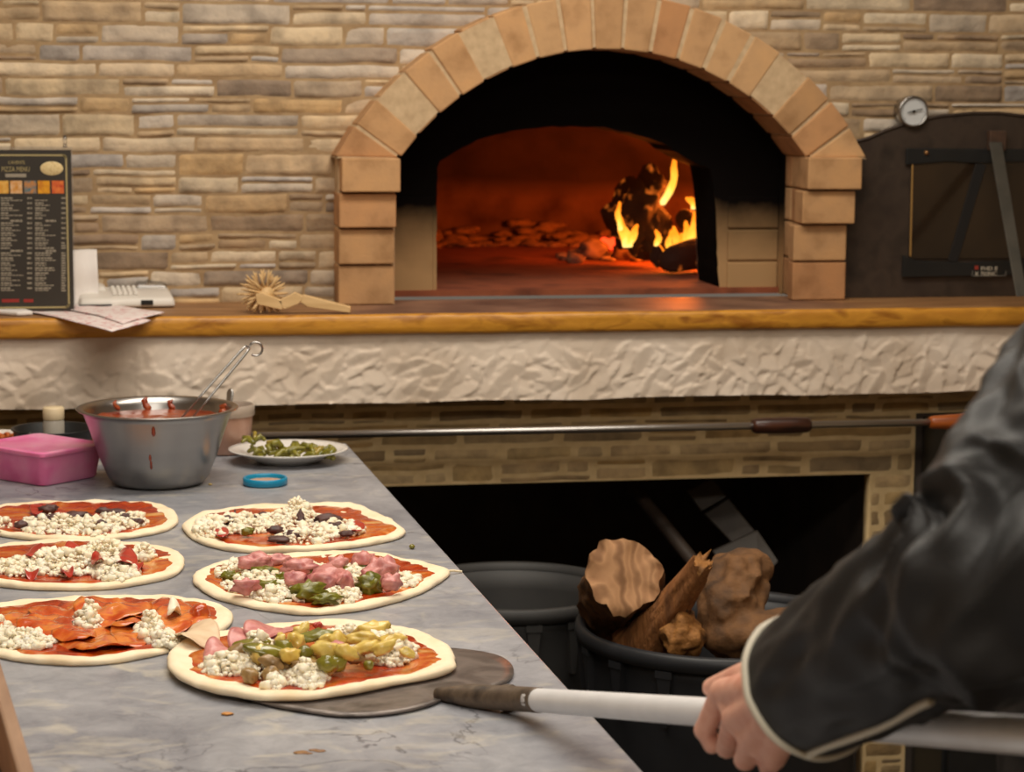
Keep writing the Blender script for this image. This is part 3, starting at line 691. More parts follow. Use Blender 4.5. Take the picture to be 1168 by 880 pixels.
# ------------------------------------------------------------------ things on the counter
# menu in a clear stand
my = 4.085; mt_ = ony(81.5, 171, my); mb_ = ony(84.5, 351, my); mr_x = mb_.x; mw = .208; ml = mr_x-mw; mz0 = ZC+.004; mz1 = mt_.z
mn = thing('menu_stand', (mr_x-mw/2, my+.02, ZC), 'black printed menu with gold border and food pictures in a clear stand', 'menu')
clear = pm('clear_acrylic', [S(235, 235, 235)], rough=.08, trans=.95, ior=1.45)
q = MB(); q.bb((ml, my, mz0), (mr_x, my+.0012, mz1)); q.build('menu_card', pm('menu_black', [S(46, 41, 34), S(52, 46, 38)], 6, 3, .45), mn, smooth=False)
q = MB(); q.bb((ml-.003, my+.003, ZC+.001), (mr_x+.003, my+.006, mz1+.006)); q.bb((ml-.003, my-.004, ZC), (mr_x+.003, my+.07, ZC+.003)); q.build('clear_holder', clear, mn, smooth=False)
q = MB(); tpk = ony(74, 162, my+.006); q.tube([(tpk.x, tpk.y, mz1+.004), (tpk.x, tpk.y, mz1+.012), (tpk.x, tpk.y, mz1+.018), (tpk.x, tpk.y, mz1+.026)], [.004, .003, .0045, .002], 10); q.build('holder_clip', clear, mn)
def mpx(px, py): p = ony(px, py, my-.0006); return p.x, p.z
gold_p = pm('print_gold', [S(168, 152, 104)], rough=.5); txt_p = pm('print_cream', [S(150, 140, 122)], rough=.6)
q = MB()
def bar(x0, z0, x1, z1, mb, y=my-.0006): mb.bb((min(x0, x1), y, min(z0, z1)), (max(x0, x1), y+.0005, max(z0, z1)))
xr = mr_x-.0075; xL = ml+.0075; zt_ = mz1-.008; zb_ = mz0+.006
bar(xL+.008, zt_-.003, xr-.008, zt_, q); bar(xL+.008, zb_, xr-.008, zb_+.003, q); bar(xr-.003, zb_+.008, xr, zt_-.008, q); bar(xL, zb_+.008, xL+.003, zt_-.008, q)
for sx_, X_ in ((1, xL), (-1, xr)):
    for Zc, sz in ((zt_, -1), (zb_, 1)):
        for k in range(6):
            a = pi/2*k/5; q.box((X_+sx_*(.008-.0065*math.cos(a)), my-.0003, Zc+sz*(.008-.0065*math.sin(a))), (.0035, .0005, .0035))
q.build('gold_border', gold_p, mn, smooth=False)
x, z = mpx(19, 187); text("L'AVENTE", x, z, .0085, my-.0006, gold_p, 'menu_heading', mn, 'CENTER', .8)
x, z = mpx(18, 195.5); text('PIZZA MENU', x, z, .0125, my-.0006, gold_p, 'menu_heading', mn, 'CENTER', .7)
q = MB(); a_, b_ = mpx(6, 198), mpx(30, 202); bar(*a_, *b_, q); q.build('menu_heading_bar', txt_p, mn, smooth=False)
q = MB(); x, z = mpx(59, 192); q.lathe([(0, .0009), (.0195, .0009), (.0205, .0004), (.0205, 0)], (x, my, z), 40, ax=AXm, sy=.62); q.build('pizza_emblem', pm('emblem', [S(196, 166, 110), S(222, 200, 148), S(206, 178, 120)], 160, 4, .6), mn)
fc = [[S(208, 140, 30), S(226, 180, 90)], [S(200, 130, 20), S(224, 190, 150)], [S(206, 128, 30), S(60, 110, 120)], [S(196, 120, 16), S(226, 160, 20)], [S(190, 60, 24), S(220, 120, 50)]]
for i, xa in enumerate((-4, 11.5, 27.5, 43, 59)):
    q = MB(); a_, b_ = mpx(xa, 206), mpx(xa+14, 220.5); bar(*a_, *b_, q); q.build('food_picture', pm('food_print', fc[i], 90+i*9, 2, .6), mn, smooth=False)
q = MB(); r = random.Random(9)
def line(xa, xb, py, h=1.4):
    x_ = xa
    while x_ < xb-.8:
        e_ = min(xb, x_+r.uniform(2.5, 6)); a_, b_ = mpx(x_, py), mpx(e_, py+h); bar(*a_, *b_, q); x_ = e_+.7
py = 225.0; k = 0
while py < 331:
    big = k in (9, 21)
    if not big:
        hh = 1.8 if k % 2 == 0 else 1.1
        line(-40, -40+r.uniform(12, 30), py, hh); line(1, 1+(r.uniform(8, 14) if k % 2 == 0 else r.uniform(14, 26)), py, hh)
        if k % 2 == 0: line(31, 36.5, py, 1.8)
        if k != 0: line(40, 40+(r.uniform(7, 12) if k % 2 == 0 and k < 18 else r.uniform(10, 24)), py, hh)
        if k % 2 == 0 or k > 18: line(70, 75, py, 1.6)
    else: line(12, 26, py, 2.2); line(52, 64, py, 2.2)
    py += 2.85; k += 1
q.build('menu_print', txt_p, mn, smooth=False)
q = MB(); a_ = [mpx(2, 341), mpx(22, 344.5)]; bar(*a_[0], *a_[1], q); a_ = [mpx(27, 341), mpx(38, 344.5)]; bar(*a_[0], *a_[1], q); q.build('menu_red_line', pm('print_red2', [S(150, 40, 34)]), mn, smooth=False)
# white till / desktop calculator
ca = onz(90, 353, ZC); cb_ = onz(201, 351, ZC)
dv = thing('desktop_calculator', (ca+cb_)/2+Vector((0, .06, 0)), 'white desktop calculator with raised keys standing beside the menu', 'calculator')
u = (cb_-ca).normalized(); v = Vector((-u.y, u.x, 0)); Lw = (cb_-ca).length; dpth = .125
def cp(a, b, z): return ca+u*a*Lw+v*b*dpth+Vector((0, 0, z))
q = MB(); q.hexa([cp(0, 0, .002), cp(1, 0, .002), cp(1, 1, .002), cp(0, 1, .002), cp(.02, .04, .02), cp(.98, .04, .02), cp(.97, 1, .034), cp(.03, 1, .034)]); q.build('case', M['plastic_white'], dv, bevel=.006, smooth=True)
q = MB(); q.hexa([cp(.03, .55, .026), cp(.33, .55, .026), cp(.33, .98, .03), cp(.03, .98, .03), cp(.06, .6, .036), cp(.3, .6, .036), cp(.28, .95, .042), cp(.08, .95, .042)]); q.build('raised_hump', M['plastic_white'], dv, bevel=.006, smooth=True)
q = MB(); q.hexa([cp(.62, .7, .026), cp(.96, .7, .026), cp(.96, .98, .03), cp(.62, .98, .03), cp(.64, .8, .046), cp(.94, .8, .046), cp(.94, .98, .05), cp(.64, .98, .05)]); q.build('clear_hood', clear, dv, bevel=.003)
for i in range(5):
    for j in range(3):
        p = cp(.38+i*.055, .25+j*.2, .024+.013*(.25+j*.2)); q = MB(); q.box(p, (.0075, .011, .008), Matrix.Rotation(math.atan2(u.y, u.x), 3, 'Z'), taper=.8); q.build('key', M['plastic_white'], dv, bevel=.001, smooth=False)
q = MB(); q.box(cp(.7, .015, .011), (.022, .008, .009), Matrix.Rotation(math.atan2(u.y, u.x), 3, 'Z')); q.build('socket', M['black'], dv, smooth=False)
q = MB(); q.box(cp(.17, .01, .005), (.06, .012, .008), Matrix.Rotation(math.atan2(u.y, u.x), 3, 'Z')); q.build('dark_base_strip', M['black'], dv, smooth=False)
# white curled note standing behind
n0, n1 = ony(84, 336, 4.17), ony(113, 336, 4.19); nt = ony(84, 287, 4.19)
q = MB(); Nn = 14; vs = []
for j in range(Nn+1):
    for i in range(9):
        f = i/8; g = j/Nn; p = n0+(n1-n0)*f; zz = ZC+.002+(nt.z-ZC)*g
        vs.append((p.x-.003*g, p.y+.012*math.sin(f*3)+.028*g+.006*math.sin(g*7), zz))
fs = [(j*9+i, j*9+i+1, (j+1)*9+i+1, (j+1)*9+i) for j in range(Nn) for i in range(8)]
q.add(vs, fs); o = q.build('paper_note', M['paper']); sm = o.modifiers.new('s', 'SOLIDIFY'); sm.thickness = .0006
tag(o, 'curled white paper note standing between the menu and the stone wall', 'paper')
p = onz(88, 350, ZC); q = MB(); q.blob(p+Vector((0, 0, .006)), (.007, .006, .006), 3, 2, .3); tag(q.build('yellow_stopper', pm('yellow_plastic', [S(214, 160, 20)], rough=.4)), 'tiny yellow stopper beside the white calculator', 'stopper')
# printed paper mats hanging over the edge
pk = pm('printed_paper', [S(205, 130, 132), S(236, 224, 220), S(238, 228, 224)], 70, 5, .8, stops=[.36, .47, 1], stretch=(1, 2.2, 1))
def sheet(pts, zoff, lb_, mat, name='paper_mat'):
    P = [onz(px, py, ZC) for px, py in pts]; q = MB(); n = 16; vs = []
    for j in range(n+1):
        for i in range(n+1):
            f, g = i/n, j/n; p = (P[0]*(1-f)+P[1]*f)*(1-g)+(P[3]*(1-f)+P[2]*f)*g
            z = ZC+zoff+.0015*noise.noise(Vector((f*4, g*4, zoff*999)))+.001
            if p.y < 4.0: z -= (4.0-p.y)*.08
            vs.append((p.x, p.y, z))
    q.add(vs, [(j*(n+1)+i, j*(n+1)+i+1, (j+1)*(n+1)+i+1, (j+1)*(n+1)+i) for j in range(n) for i in range(n)])
    o = q.build(name, mat); sm = o.modifiers.new('s', 'SOLIDIFY'); sm.thickness = .0012; sm.offset = 1
    tag(o, lb_, 'paper', 'papers on the counter'); return o
sheet([(14, 355), (128, 372.5), (172, 365), (60, 349.5)], .0015, 'lower pink and white printed paper mat hanging over the counter edge', pk)
sheet([(48, 351), (140, 368), (188, 360), (96, 346.5)], .0045, 'upper pink and white printed paper mat on top of another', pk)
q = MB(); pts = [onz(-30, 357, ZC), onz(20, 361, ZC), onz(38, 360, ZC), onz(20, 354, ZC), onz(-30, 352, ZC)]
q.prism([p+Vector((0, 0, .001)) for p in pts], (0, 0, .008)); tag(q.build('folded_napkin', M['paper'], bevel=.003, smooth=False), 'folded white napkin stack under the printed paper mats', 'napkin')
# wooden spiked dough docker
hc = atd(300, 340, 0); hub = onz(303, 366, ZC); hub = Vector((hub.x, 4.05, 0)); hub.z = ZC+.040; hp_ = ony(300, 339.5, 4.05)
hub = Vector((hp_.x, 4.05, max(hp_.z, ZC+.036)))
wdm = pm('pale_wood', [S(204, 166, 112), S(226, 190, 136)], 10, 5, .6, stretch=(1, 8, 8))
dk_ = thing('dough_docker', (hub.x, hub.y, ZC), 'pale wooden dough docker with a spiked roller lying on the counter', 'dough docker')
axis = Vector((.35, -1, .05)).normalized(); e1 = axis.cross(Vector((0, 0, 1))).normalized(); e2 = axis.cross(e1)
q = MB(); q.tube([hub-axis*.024, hub+axis*.024], .013, 18); q.build('roller', wdm, dk_)
r = random.Random(2); cnt = 0
for ring in range(4):
    for k in range(13):
        a = 2*pi*(k+ring*.5)/13; d_ = (e1*math.cos(a)+e2*math.sin(a)); b0 = hub+axis*(-.018+.012*ring)+d_*.010; L = r.uniform(.040, .046)-.010
        tipz = b0.z+d_.z*L
        if tipz < ZC+.002: L = max(.004, (ZC+.002-b0.z)/min(d_.z, -.01))
        q = MB(); q.tube([b0, b0+d_*L*.8+axis*r.uniform(-.003, .003), b0+d_*L], [.0026, .0023, .0006], 6); q.build('spike', wdm, dk_)
# handle: jointed flat wooden pieces (fork cheek, neck, grip)
def plank(pts, th, name):
    q = MB(); q.prism(pts, th); q.build(name, wdm, dk_, bevel=.0015, smooth=False)
fy = 4.02
def dk2(px, py, y=fy): p = ony(px, py, y); return Vector((p.x, p.y, max(p.z, ZC+.001)))
plank([dk2(291, 336), dk2(298, 333), dk2(322, 343), dk2(322, 353.5), dk2(293, 347)], (.003, .016, 0), 'fork_cheek')
plank([dk2(317, 343), dk2(336, 333.5), dk2(347, 338.5), dk2(341, 346.5), dk2(324, 353)], (.003, .016, 0), 'neck')
plank([dk2(345, 336), dk2(400, 350), dk2(399.5, 357.5), dk2(351, 350), dk2(343, 345)], (.003, .016, 0), 'grip')
# ------------------------------------------------------------------ marble work table
eA, eB = onz(395, 505, TZ), onz(735, 880, TZ)
td = (eA-eB).normalized(); tn = Vector((td.y, -td.x, 0))          # tn points away from the table (to the person)
tb_ = thing('work_table', (0, 2.9, 0), 'long grey marble topped pizza work table covered with raw pizzas', 'table')
far = eA; near = eA-td*(far.y-1.15)/td.y
LEFT = 1.15
q = NT('marble'); b = q.b; tc = q.n('ShaderNodeTexCoord'); b.inputs['Roughness'].default_value = .38
n1 = q.n('ShaderNodeTexNoise'); n1.inputs['Scale'].default_value = 5; n1.inputs['Detail'].default_value = 8; n1.inputs['Distortion'].default_value = .8; q.l(tc.outputs['Object'], n1.inputs[0])
nf = q.n('ShaderNodeTexNoise'); nf.inputs['Scale'].default_value = 26; nf.inputs['Detail'].default_value = 8; nf.inputs['Roughness'].default_value = .7; nf.inputs['Distortion'].default_value = .5; q.l(tc.outputs['Object'], nf.inputs[0])
mf = q.n('ShaderNodeMix'); mf.inputs[0].default_value = .5; q.l(n1.outputs['Fac'], mf.inputs[2]); q.l(nf.outputs['Fac'], mf.inputs[3])
c1 = q.n('ShaderNodeValToRGB'); e = c1.color_ramp.elements; e[0].position = .34; e[0].color = S(112, 114, 122); e[1].position = .66; e[1].color = S(170, 170, 174); q.l(mf.outputs[0], c1.inputs[0])
n2 = q.n('ShaderNodeTexNoise'); n2.inputs['Scale'].default_value = 6; n2.inputs['Detail'].default_value = 7; n2.inputs['Distortion'].default_value = .6; q.l(tc.outputs['Object'], n2.inputs[0])
sb = q.n('ShaderNodeMath', operation='SUBTRACT'); sb.inputs[1].default_value = .5; q.l(n2.outputs['Fac'], sb.inputs[0]); ab2 = q.n('ShaderNodeMath', operation='ABSOLUTE'); q.l(sb.outputs[0], ab2.inputs[0])
mr = q.n('ShaderNodeMapRange'); mr.inputs['From Max'].default_value = .009; mr.inputs['To Min'].default_value = .8; mr.inputs['To Max'].default_value = 0; q.l(ab2.outputs[0], mr.inputs['Value'])
n3 = q.n('ShaderNodeTexNoise'); n3.inputs['Scale'].default_value = 3; n3.inputs['Detail'].default_value = 2; q.l(tc.outputs['Object'], n3.inputs[0])
m3 = q.n('ShaderNodeMapRange'); m3.inputs['From Min'].default_value = .44; m3.inputs['From Max'].default_value = .58; q.l(n3.outputs['Fac'], m3.inputs['Value'])
mm = q.n('ShaderNodeMath', operation='MULTIPLY'); q.l(mr.outputs[0], mm.inputs[0]); q.l(m3.outputs[0], mm.inputs[1])
mx = q.n('ShaderNodeMix', data_type='RGBA'); q.l(mm.outputs[0], mx.inputs[0]); q.l(c1.outputs[0], mx.inputs[6]); mx.inputs[7].default_value = S(72, 72, 78)
# flour dust streaks
mp = q.n('ShaderNodeMapping'); mp.inputs['Scale'].default_value = (1, 1.6, 1); mp.inputs['Rotation'].default_value = (0, 0, .5); q.l(tc.outputs['Object'], mp.inputs[0])
n4 = q.n('ShaderNodeTexNoise'); n4.inputs['Scale'].default_value = 13; n4.inputs['Detail'].default_value = 8; n4.inputs['Distortion'].default_value = .9; q.l(mp.outputs[0], n4.inputs[0])
m4 = q.n('ShaderNodeMapRange'); m4.inputs['From Min'].default_value = .54; m4.inputs['From Max'].default_value = .82; m4.inputs['To Max'].default_value = .65; q.l(n4.outputs['Fac'], m4.inputs['Value'])
mx2 = q.n('ShaderNodeMix', data_type='RGBA'); q.l(m4.outputs[0], mx2.inputs[0]); q.l(mx.outputs[2], mx2.inputs[6]); mx2.inputs[7].default_value = S(218, 208, 184); q.l(mx2.outputs[2], b.inputs['Base Color'])
q_ = MB(); th_ = .03
P = [far, far-tn*LEFT, near-tn*LEFT, near]
q_.hexa([p-Vector((0, 0, th_)) for p in (P[0], P[1], P[2], P[3])]+[p for p in P]); o = q_.build('marble_top', q.m, tb_, bevel=.003, smooth=False)
body = MB(); i_ = .04; P2 = [far-td*.03-tn*i_, far-td*.03-tn*(LEFT-.03), near+td*.03-tn*(LEFT-.03), near+td*.03-tn*i_]
body.hexa([Vector((p.x, p.y, .12)) for p in P2]+[Vector((p.x, p.y, TZ-th_-.001)) for p in P2]); body.build('cabinet_body', M['steel2'], tb_, smooth=False)
for k in range(4):
    a, c = .06+k*.65, .06+k*.65+.62
    d0 = near+td*a-tn*.038; d1 = near+td*c-tn*.038
    dq = MB(); dq.hexa([Vector((p.x, p.y, z)) for z in (.16, TZ-th_-.04) for p in (d0, d1, d1+tn*.018, d0+tn*.018)]); d_ = dq.build('door', M['steel2'], tb_, bevel=.002, smooth=False)
    hq = MB(); h0 = d0.lerp(d1, .2)+tn*.018; h1 = d0.lerp(d1, .8)+tn*.018; zz = Vector((0, 0, .76-TZ)); hq.tube([h0+zz, h0+zz+tn*.015, h1+zz+tn*.015, h1+zz], .004, 8); hq.build('handle', M['steel2'], d_)
for p in P2:
    f_ = MB(); f_.lathe([(.02, 0), (.02, .12)], (p.x+(.05 if p in (P2[1], P2[2]) else -.05), p.y+(.06 if p in (P2[2], P2[3]) else -.06), 0), 16); f_.build('foot', M['black'], tb_)

# ------------------------------------------------------------------ pizzas
dough = pm('raw_dough', [S(236, 210, 168), S(250, 232, 200), S(244, 222, 184)], 14, 5, .65, .25, 70, sss=.15, ssr=(.006,))
sauce = pm('tomato_sauce', [S(140, 34, 8), S(184, 62, 14), S(202, 104, 32), S(224, 168, 100)], 17, 7, .25, .4, 90, dist=1.0, stops=[.32, .47, .58, .70], coat=.3)
cheese = pm('cheese', [S(240, 224, 190), S(252, 242, 220)], 60, 3, .5, .15, 300, sss=.35, ssr=(.005,))
meat_dk = pm('dark_sausage', [S(52, 34, 32), S(92, 62, 58), S(72, 48, 44)], 90, 5, .55, .3, 200)
ham_pink = pm('pink_ham', [S(160, 74, 78), S(212, 144, 136), S(188, 104, 104)], 40, 6, .35, .6, 90, sss=.1, ssr=(.004,))
salami = pm('salami', [S(164, 46, 18), S(200, 84, 30), S(222, 132, 56), S(206, 104, 72)], 34, 5, .25, .2, 140, coat=.5, dist=.5, stops=[.3, .46, .6, .72])
red_slice = pm('red_slice', [S(160, 34, 24), S(190, 60, 44)], 60, 4, .3, coat=.3)
green_leaf = pm('cooked_greens', [S(66, 68, 14), S(122, 118, 26), S(92, 92, 18)], 60, 5, .4, .4, 160, coat=.3)
olive = pm('green_olive', [S(96, 92, 22), S(132, 124, 40)], 30, 4, .25, coat=.4)
artich = pm('artichoke', [S(206, 166, 58), S(228, 200, 108), S(176, 146, 48)], 40, 5, .4, .3, 120, coat=.3, stretch=(1, 1, 1))
mush = pm('mushroom', [S(104, 76, 40), S(164, 132, 84), S(134, 102, 58)], 50, 5, .4, .3, 120, coat=.3)
tan_ap = pm('pale_ham', [S(214, 184, 148), S(232, 206, 172)], 40, 4, .5, .2, 90)

def inpoly(p, P):
    c = False; n = len(P); j = n-1
    for i in range(n):
        if (P[i].y > p.y) != (P[j].y > p.y) and p.x < (P[j].x-P[i].x)*(p.y-P[i].y)/(P[j].y-P[i].y)+P[i].x: c = not c
        j = i
    return c
class Pizza:
    def __init__(s, lb, out, base=TZ, inner=.89, seed=1, shift=(0, 0)):
        s.base = base; s.big = 1.25; s.seed = seed; s.r = random.Random(seed)
        P = smoothloop([onz(px, py, base+.003) for px, py in out], 160); c = sum(P, Vector())/len(P)
        P = [c+(p-c)*(1+.012*noise.noise(Vector((p.x*28, p.y*28, seed)))+.006*noise.noise(Vector((p.x*80, p.y*80, seed)))) for p in P]
        s.P = P; c = sum(P, Vector())/len(P); s.c = c
        s.root = thing('pizza', (c.x, c.y, base), lb, 'pizza', 'raw pizzas on the marble table')
        fr = [0, .2, .4, .58, .7, .78, .84, .89, .93, .965, .99, 1.0, .985, .9]
        hh = [.0045, .0045, .0045, .0045, .0045, .005, .006, .0075, .009, .0088, .0068, .004, .0005, .0003]
        q = MB(); n = len(P); vs = []
        for k, (f, h) in enumerate(zip(fr, hh)):
            for i, p in enumerate(P):
                v = c+(p-c)*f; nz = noise.noise(Vector((v.x*22, v.y*22, seed)))+.5*noise.noise(Vector((v.x*60, v.y*60, seed)))
                z = h+(.0028*nz if h > .002 and f > .5 else .0006*nz if h > .002 else 0)
                vs.append(Vector((v.x, v.y, base+max(z, .0002))))
        fs = [(k*n+i, k*n+(i+1) % n, (k+1)*n+(i+1) % n, (k+1)*n+i) for k in range(len(fr)-1) for i in range(n)]
        q.add(vs, fs); q.build('crust', dough, s.root)
        # sauce: thin layer with a ragged border
        q = MB(); vs = []; sf = [0, .25, .5, .7, .85, .95, 1.0]
        s.edge = []
        for k, f in enumerate(sf):
            for i, p in enumerate(P):
                a = i/n*2*pi
                w_ = inner+.07*noise.noise(Vector((math.cos(a)*2.5+seed, math.sin(a)*2.5, 3)))+.035*noise.noise(Vector((math.cos(a)*9, math.sin(a)*9+seed, 1)))
                v = c+(p-c)*(w_*f)
                ff = w_*f; zb = np.interp(ff, fr[:11], hh[:11])
                nz = noise.noise(Vector((v.x*40, v.y*40, seed+3)))+.6*noise.noise(Vector((v.x*95, v.y*95, seed+5)))
                z = zb+.0022+.0014*nz if k < 6 else zb-.0012
                vs.append(Vector((v.x, v.y, base+z)))
        q.add(vs, [(k*n+i, k*n+(i+1) % n, (k+1)*n+(i+1) % n, (k+1)*n+i) for k in range(len(sf)-1) for i in range(n)])
        q.build('tomato_sauce', sauce, s.root); s.h = base+.0075
        s.cr = MB()
    def at(s, px, py, up=.008): return onz(px, py, s.base+up)
    def crumbs(s, px, py, rx, ry, n, size=(.0021, .0044), hmax=.012):
        n = int(n*1.45)
        c = s.at(px, py, .012); ex = onz(px+rx, py, s.base+.012)-c; ey = onz(px, py-ry, s.base+.012)-c; r = s.r
        for _ in range(n):
            a = r.uniform(0, 2*pi); k = math.sqrt(r.random()); p = c+ex*(k*math.cos(a))+ey*(k*math.sin(a))
            z = s.h+(1-k*k)*hmax*r.random()
            sz = r.uniform(*size)*(1.7 if r.random() < .12 else .8 if r.random() < .4 else 1)
            s.cr.blob((p.x, p.y, z+sz*.3), (sz*r.uniform(.8, 1.25), sz*r.uniform(.8, 1.2), sz*r.uniform(.7, 1)), r.randint(0, 999), 2 if sz > .004 else 1, .55, 2.0)
    def lump(s, name, mat, px, py, wpx, hpx, up=.014, seed=0, amp=.35, fq=1.6, flat=.6, lbl=None, sub=3, tilt=0):
        p = s.at(px, py, up); k = (p-CAM).dot(FW)/F*s.big
        rx = wpx*.5*k; rz = hpx*.5*k*flat; ry = max(rz, rx*.55)
        q = MB(); q.blob(p, (rx, ry, max(rz, .003)), seed, sub, amp, fq, rot=Matrix.Rotation(tilt, 3, FW))
        q.v = [(v[0], v[1], max(v[2], s.base+.004)) for v in q.v]
        o = q.build(name, mat, s.root)
        if lbl: o['label'] = lbl
        return o
    def slice(s, name, mat, px, py, rx, ry, up=.012, wav=.004, seed=0, rot=0, lbl=None, th=.0015, curl=0):
        """thin wavy slice lying on the toppings"""
        c = s.at(px, py, up); ex = onz(px+rx, py, s.base+up)-c; ey = onz(px, py-ry, s.base+up)-c
        q = MB(); R_, n = 9, 40; vs = []
        for side in (0, 1):
            for k in range(R_+1):
                f = k/R_
                for i in range(n):
                    a = 2*pi*i/n+rot; w_ = 1+.12*noise.noise(Vector((math.cos(a)*1.4, math.sin(a)*1.4, seed*3.1)))
                    p = c+ex*(f*w_*math.cos(a))+ey*(f*w_*math.sin(a))
                    z = wav*noise.noise(Vector((p.x*26, p.y*26, seed*1.7)))+wav*.5*noise.noise(Vector((p.x*60, p.y*60, seed)))+curl*f*f*math.sin(a*2+seed)
                    vs.append(Vector((p.x, p.y, p.z+z+(th/2 if side == 0 else -th/2)*(1 if f < .99 else .2))))
        m = (R_+1)*n; fs = []
        for k in range(R_):
            for i in range(n):
                f = (k*n+i, k*n+(i+1) % n, (k+1)*n+(i+1) % n, (k+1)*n+i); fs.append(f); fs.append(tuple(m+x for x in reversed(f)))
        for i in range(n): fs.append((R_*n+i, R_*n+(i+1) % n, m+R_*n+(i+1) % n, m+R_*n+i))
        q.add(vs, fs); o = q.build(name, mat, s.root)
        if lbl: o['label'] = lbl
        return o
    def done(s):
        if s.cr.v: s.cr.build('cheese_crumbs', cheese, s.root, kind='stuff')

# far pizza by the bowl
p = Pizza('raw pizza with cheese crumbs and dark sausage, nearest the pink box', [(203, 590), (196, 602), (165, 610), (110, 616.5), (50, 616), (0, 610), (-30, 600), (-36, 590), (-10, 580), (40, 575), (100, 574), (150, 575), (188, 579)], inner=.91, seed=11)
p.crumbs(70, 596, 52, 11, 330); p.crumbs(140, 592, 30, 9, 120); p.crumbs(110, 600, 30, 8, 110); p.crumbs(-10, 595, 24, 8, 60)
for i, (px, py, w_, h_) in enumerate([(56, 580, 18, 10), (52, 590, 18, 8), (24, 598, 12, 9), (88, 588, 24, 11), (115, 597, 10, 9), (118, 582, 14, 8), (132, 583, 18, 6), (143, 589, 9, 8), (155, 594, 14, 7)]):
    p.lump('sausage_piece', meat_dk, px, py, w_, h_, .016, i, .45, 1.8, .8)
p.slice('tomato_slice', red_slice, 42, 580, 8, 5, .014, seed=2); p.done()
p = Pizza('raw pizza with heaped white cheese and red slices, between sausage pizza and salami pizza', [(211, 641), (203, 654), (178, 662), (130, 670), (80, 672), (20, 670), (-30, 662), (-55, 648), (-40, 634), (0, 624), (60, 618), (120, 619), (175, 624), (203, 631)], inner=.89, seed=12)
p.crumbs(75, 640, 50, 13, 420, hmax=.018); p.crumbs(118, 632, 30, 12, 230, hmax=.022); p.crumbs(132, 650, 28, 9, 230, hmax=.016); p.crumbs(163, 629, 14, 7, 70); p.crumbs(20, 645, 24, 9, 130); p.crumbs(-20, 646, 24, 10, 80)
for i, (px, py, rx, ry) in enumerate([(86, 626, 12, 6), (112, 638, 8, 5), (143, 636, 14, 9), (40, 632, 14, 7), (76, 652, 8, 4), (36, 653, 8, 4), (158, 645, 6, 7)]):
    p.slice('red_pepper_slice', red_slice, px, py, rx, ry, .022 if i in (1, 2) else .014, .005, i+3, curl=.006)
p.done()
p = Pizza('raw pizza covered with orange red spicy salami slices', [(266, 704), (258, 717), (222, 733), (170, 748), (110, 757), (50, 756), (0, 749), (-45, 735), (-60, 716), (-40, 700), (10, 690), (80, 684), (150, 681.5), (215, 685), (252, 693)], inner=.89, seed=13)
p.crumbs(22, 728, 40, 9, 260, hmax=.014); p.crumbs(100, 708, 16, 8, 110, hmax=.02); p.crumbs(172, 718, 16, 9, 130, hmax=.02); p.crumbs(190, 729, 22, 5, 90); p.crumbs(0, 716, 14, 8, 80)
for i, (px, py, rx, ry) in enumerate([(30, 708, 42, 13), (70, 697, 40, 11), (52, 715, 34, 12), (128, 692, 44, 11), (112, 728, 44, 14), (140, 704, 34, 14), (180, 694, 40, 11), (205, 703, 34, 11), (150, 722, 24, 13), (196, 714, 24, 8), (84, 720, 26, 10)]):
    p.slice('salami_slice', salami, px, py, rx, ry, .011+.0013*(i % 4), .009, i, rot=i, curl=.003)
p.lump('salami_curl', salami, 228, 699, 18, 20, .018, 3, .3, 1.3, .9)
p.crumbs(102, 706, 10, 6, 60, hmax=.03); p.crumbs(172, 716, 12, 7, 70, hmax=.03)
p.slice('cheese_shaving', cheese, 199, 692, 8, 10, .024, .01, 4, curl=.008)
p.done()
p = Pizza('raw pizza with white cheese and dark purple olive pieces, nearest the white plate', [(463, 607), (452, 614), (420, 621), (370, 627), (310, 629.5), (260, 627), (225, 617), (209, 605), (211, 596), (230, 587), (280, 580), (340, 577), (395, 576), (425, 584), (450, 597)], inner=.89, seed=14)
p.crumbs(270, 596, 46, 10, 330); p.crumbs(335, 592, 40, 12, 300); p.crumbs(340, 581, 16, 8, 110, hmax=.024); p.crumbs(350, 610, 34, 7, 140); p.crumbs(392, 600, 24, 9, 130, hmax=.01); p.crumbs(240, 604, 18, 7, 60)
for i, (px, py, w_, h_) in enumerate([(258, 593, 18, 10), (282, 606, 11, 10), (286, 590, 10, 8), (314, 604, 16, 9), (334, 609, 18, 10), (318, 615, 20, 8), (342, 592, 8, 20), (373, 592, 24, 12), (382, 599, 16, 9), (395, 608, 13, 7), (300, 586, 8, 5)]):
    p.lump('olive_piece', meat_dk if i != 1 else green_leaf, px, py, w_, h_, .015, i+30, .45, 1.8, .8)
p.slice('tomato_slice', red_slice, 407, 600, 9, 6, .014, seed=5); p.slice('tomato_slice', red_slice, 253, 606, 8, 6, .013, seed=6)
q = MB(); a_ = p.at(268, 587, .014); b_ = p.at(286, 589, .014); q.tube([a_, b_], .0014, 6); q.tube([a_, p.at(268, 581, .018)], .0014, 6); q.build('herb_sprig', meat_dk, p.root); p.done()
p = Pizza('raw pizza with crumpled pink ham and green broccoli tops', [(512, 652), (506, 661), (480, 676), (440, 689), (390, 698), (340, 699.5), (290, 693), (245, 681), (222, 666), (223, 655), (245, 645), (290, 637), (350, 633), (410, 632), (455, 637), (490, 645)], inner=.89, seed=15)
p.crumbs(300, 663, 46, 12, 260); p.crumbs(320, 676, 34, 8, 160); p.crumbs(268, 650, 22, 9, 90); p.crumbs(400, 655, 40, 12, 200); p.crumbs(455, 658, 24, 9, 80, hmax=.006); p.crumbs(388, 677, 24, 8, 120); p.crumbs(360, 650, 40, 8, 140)
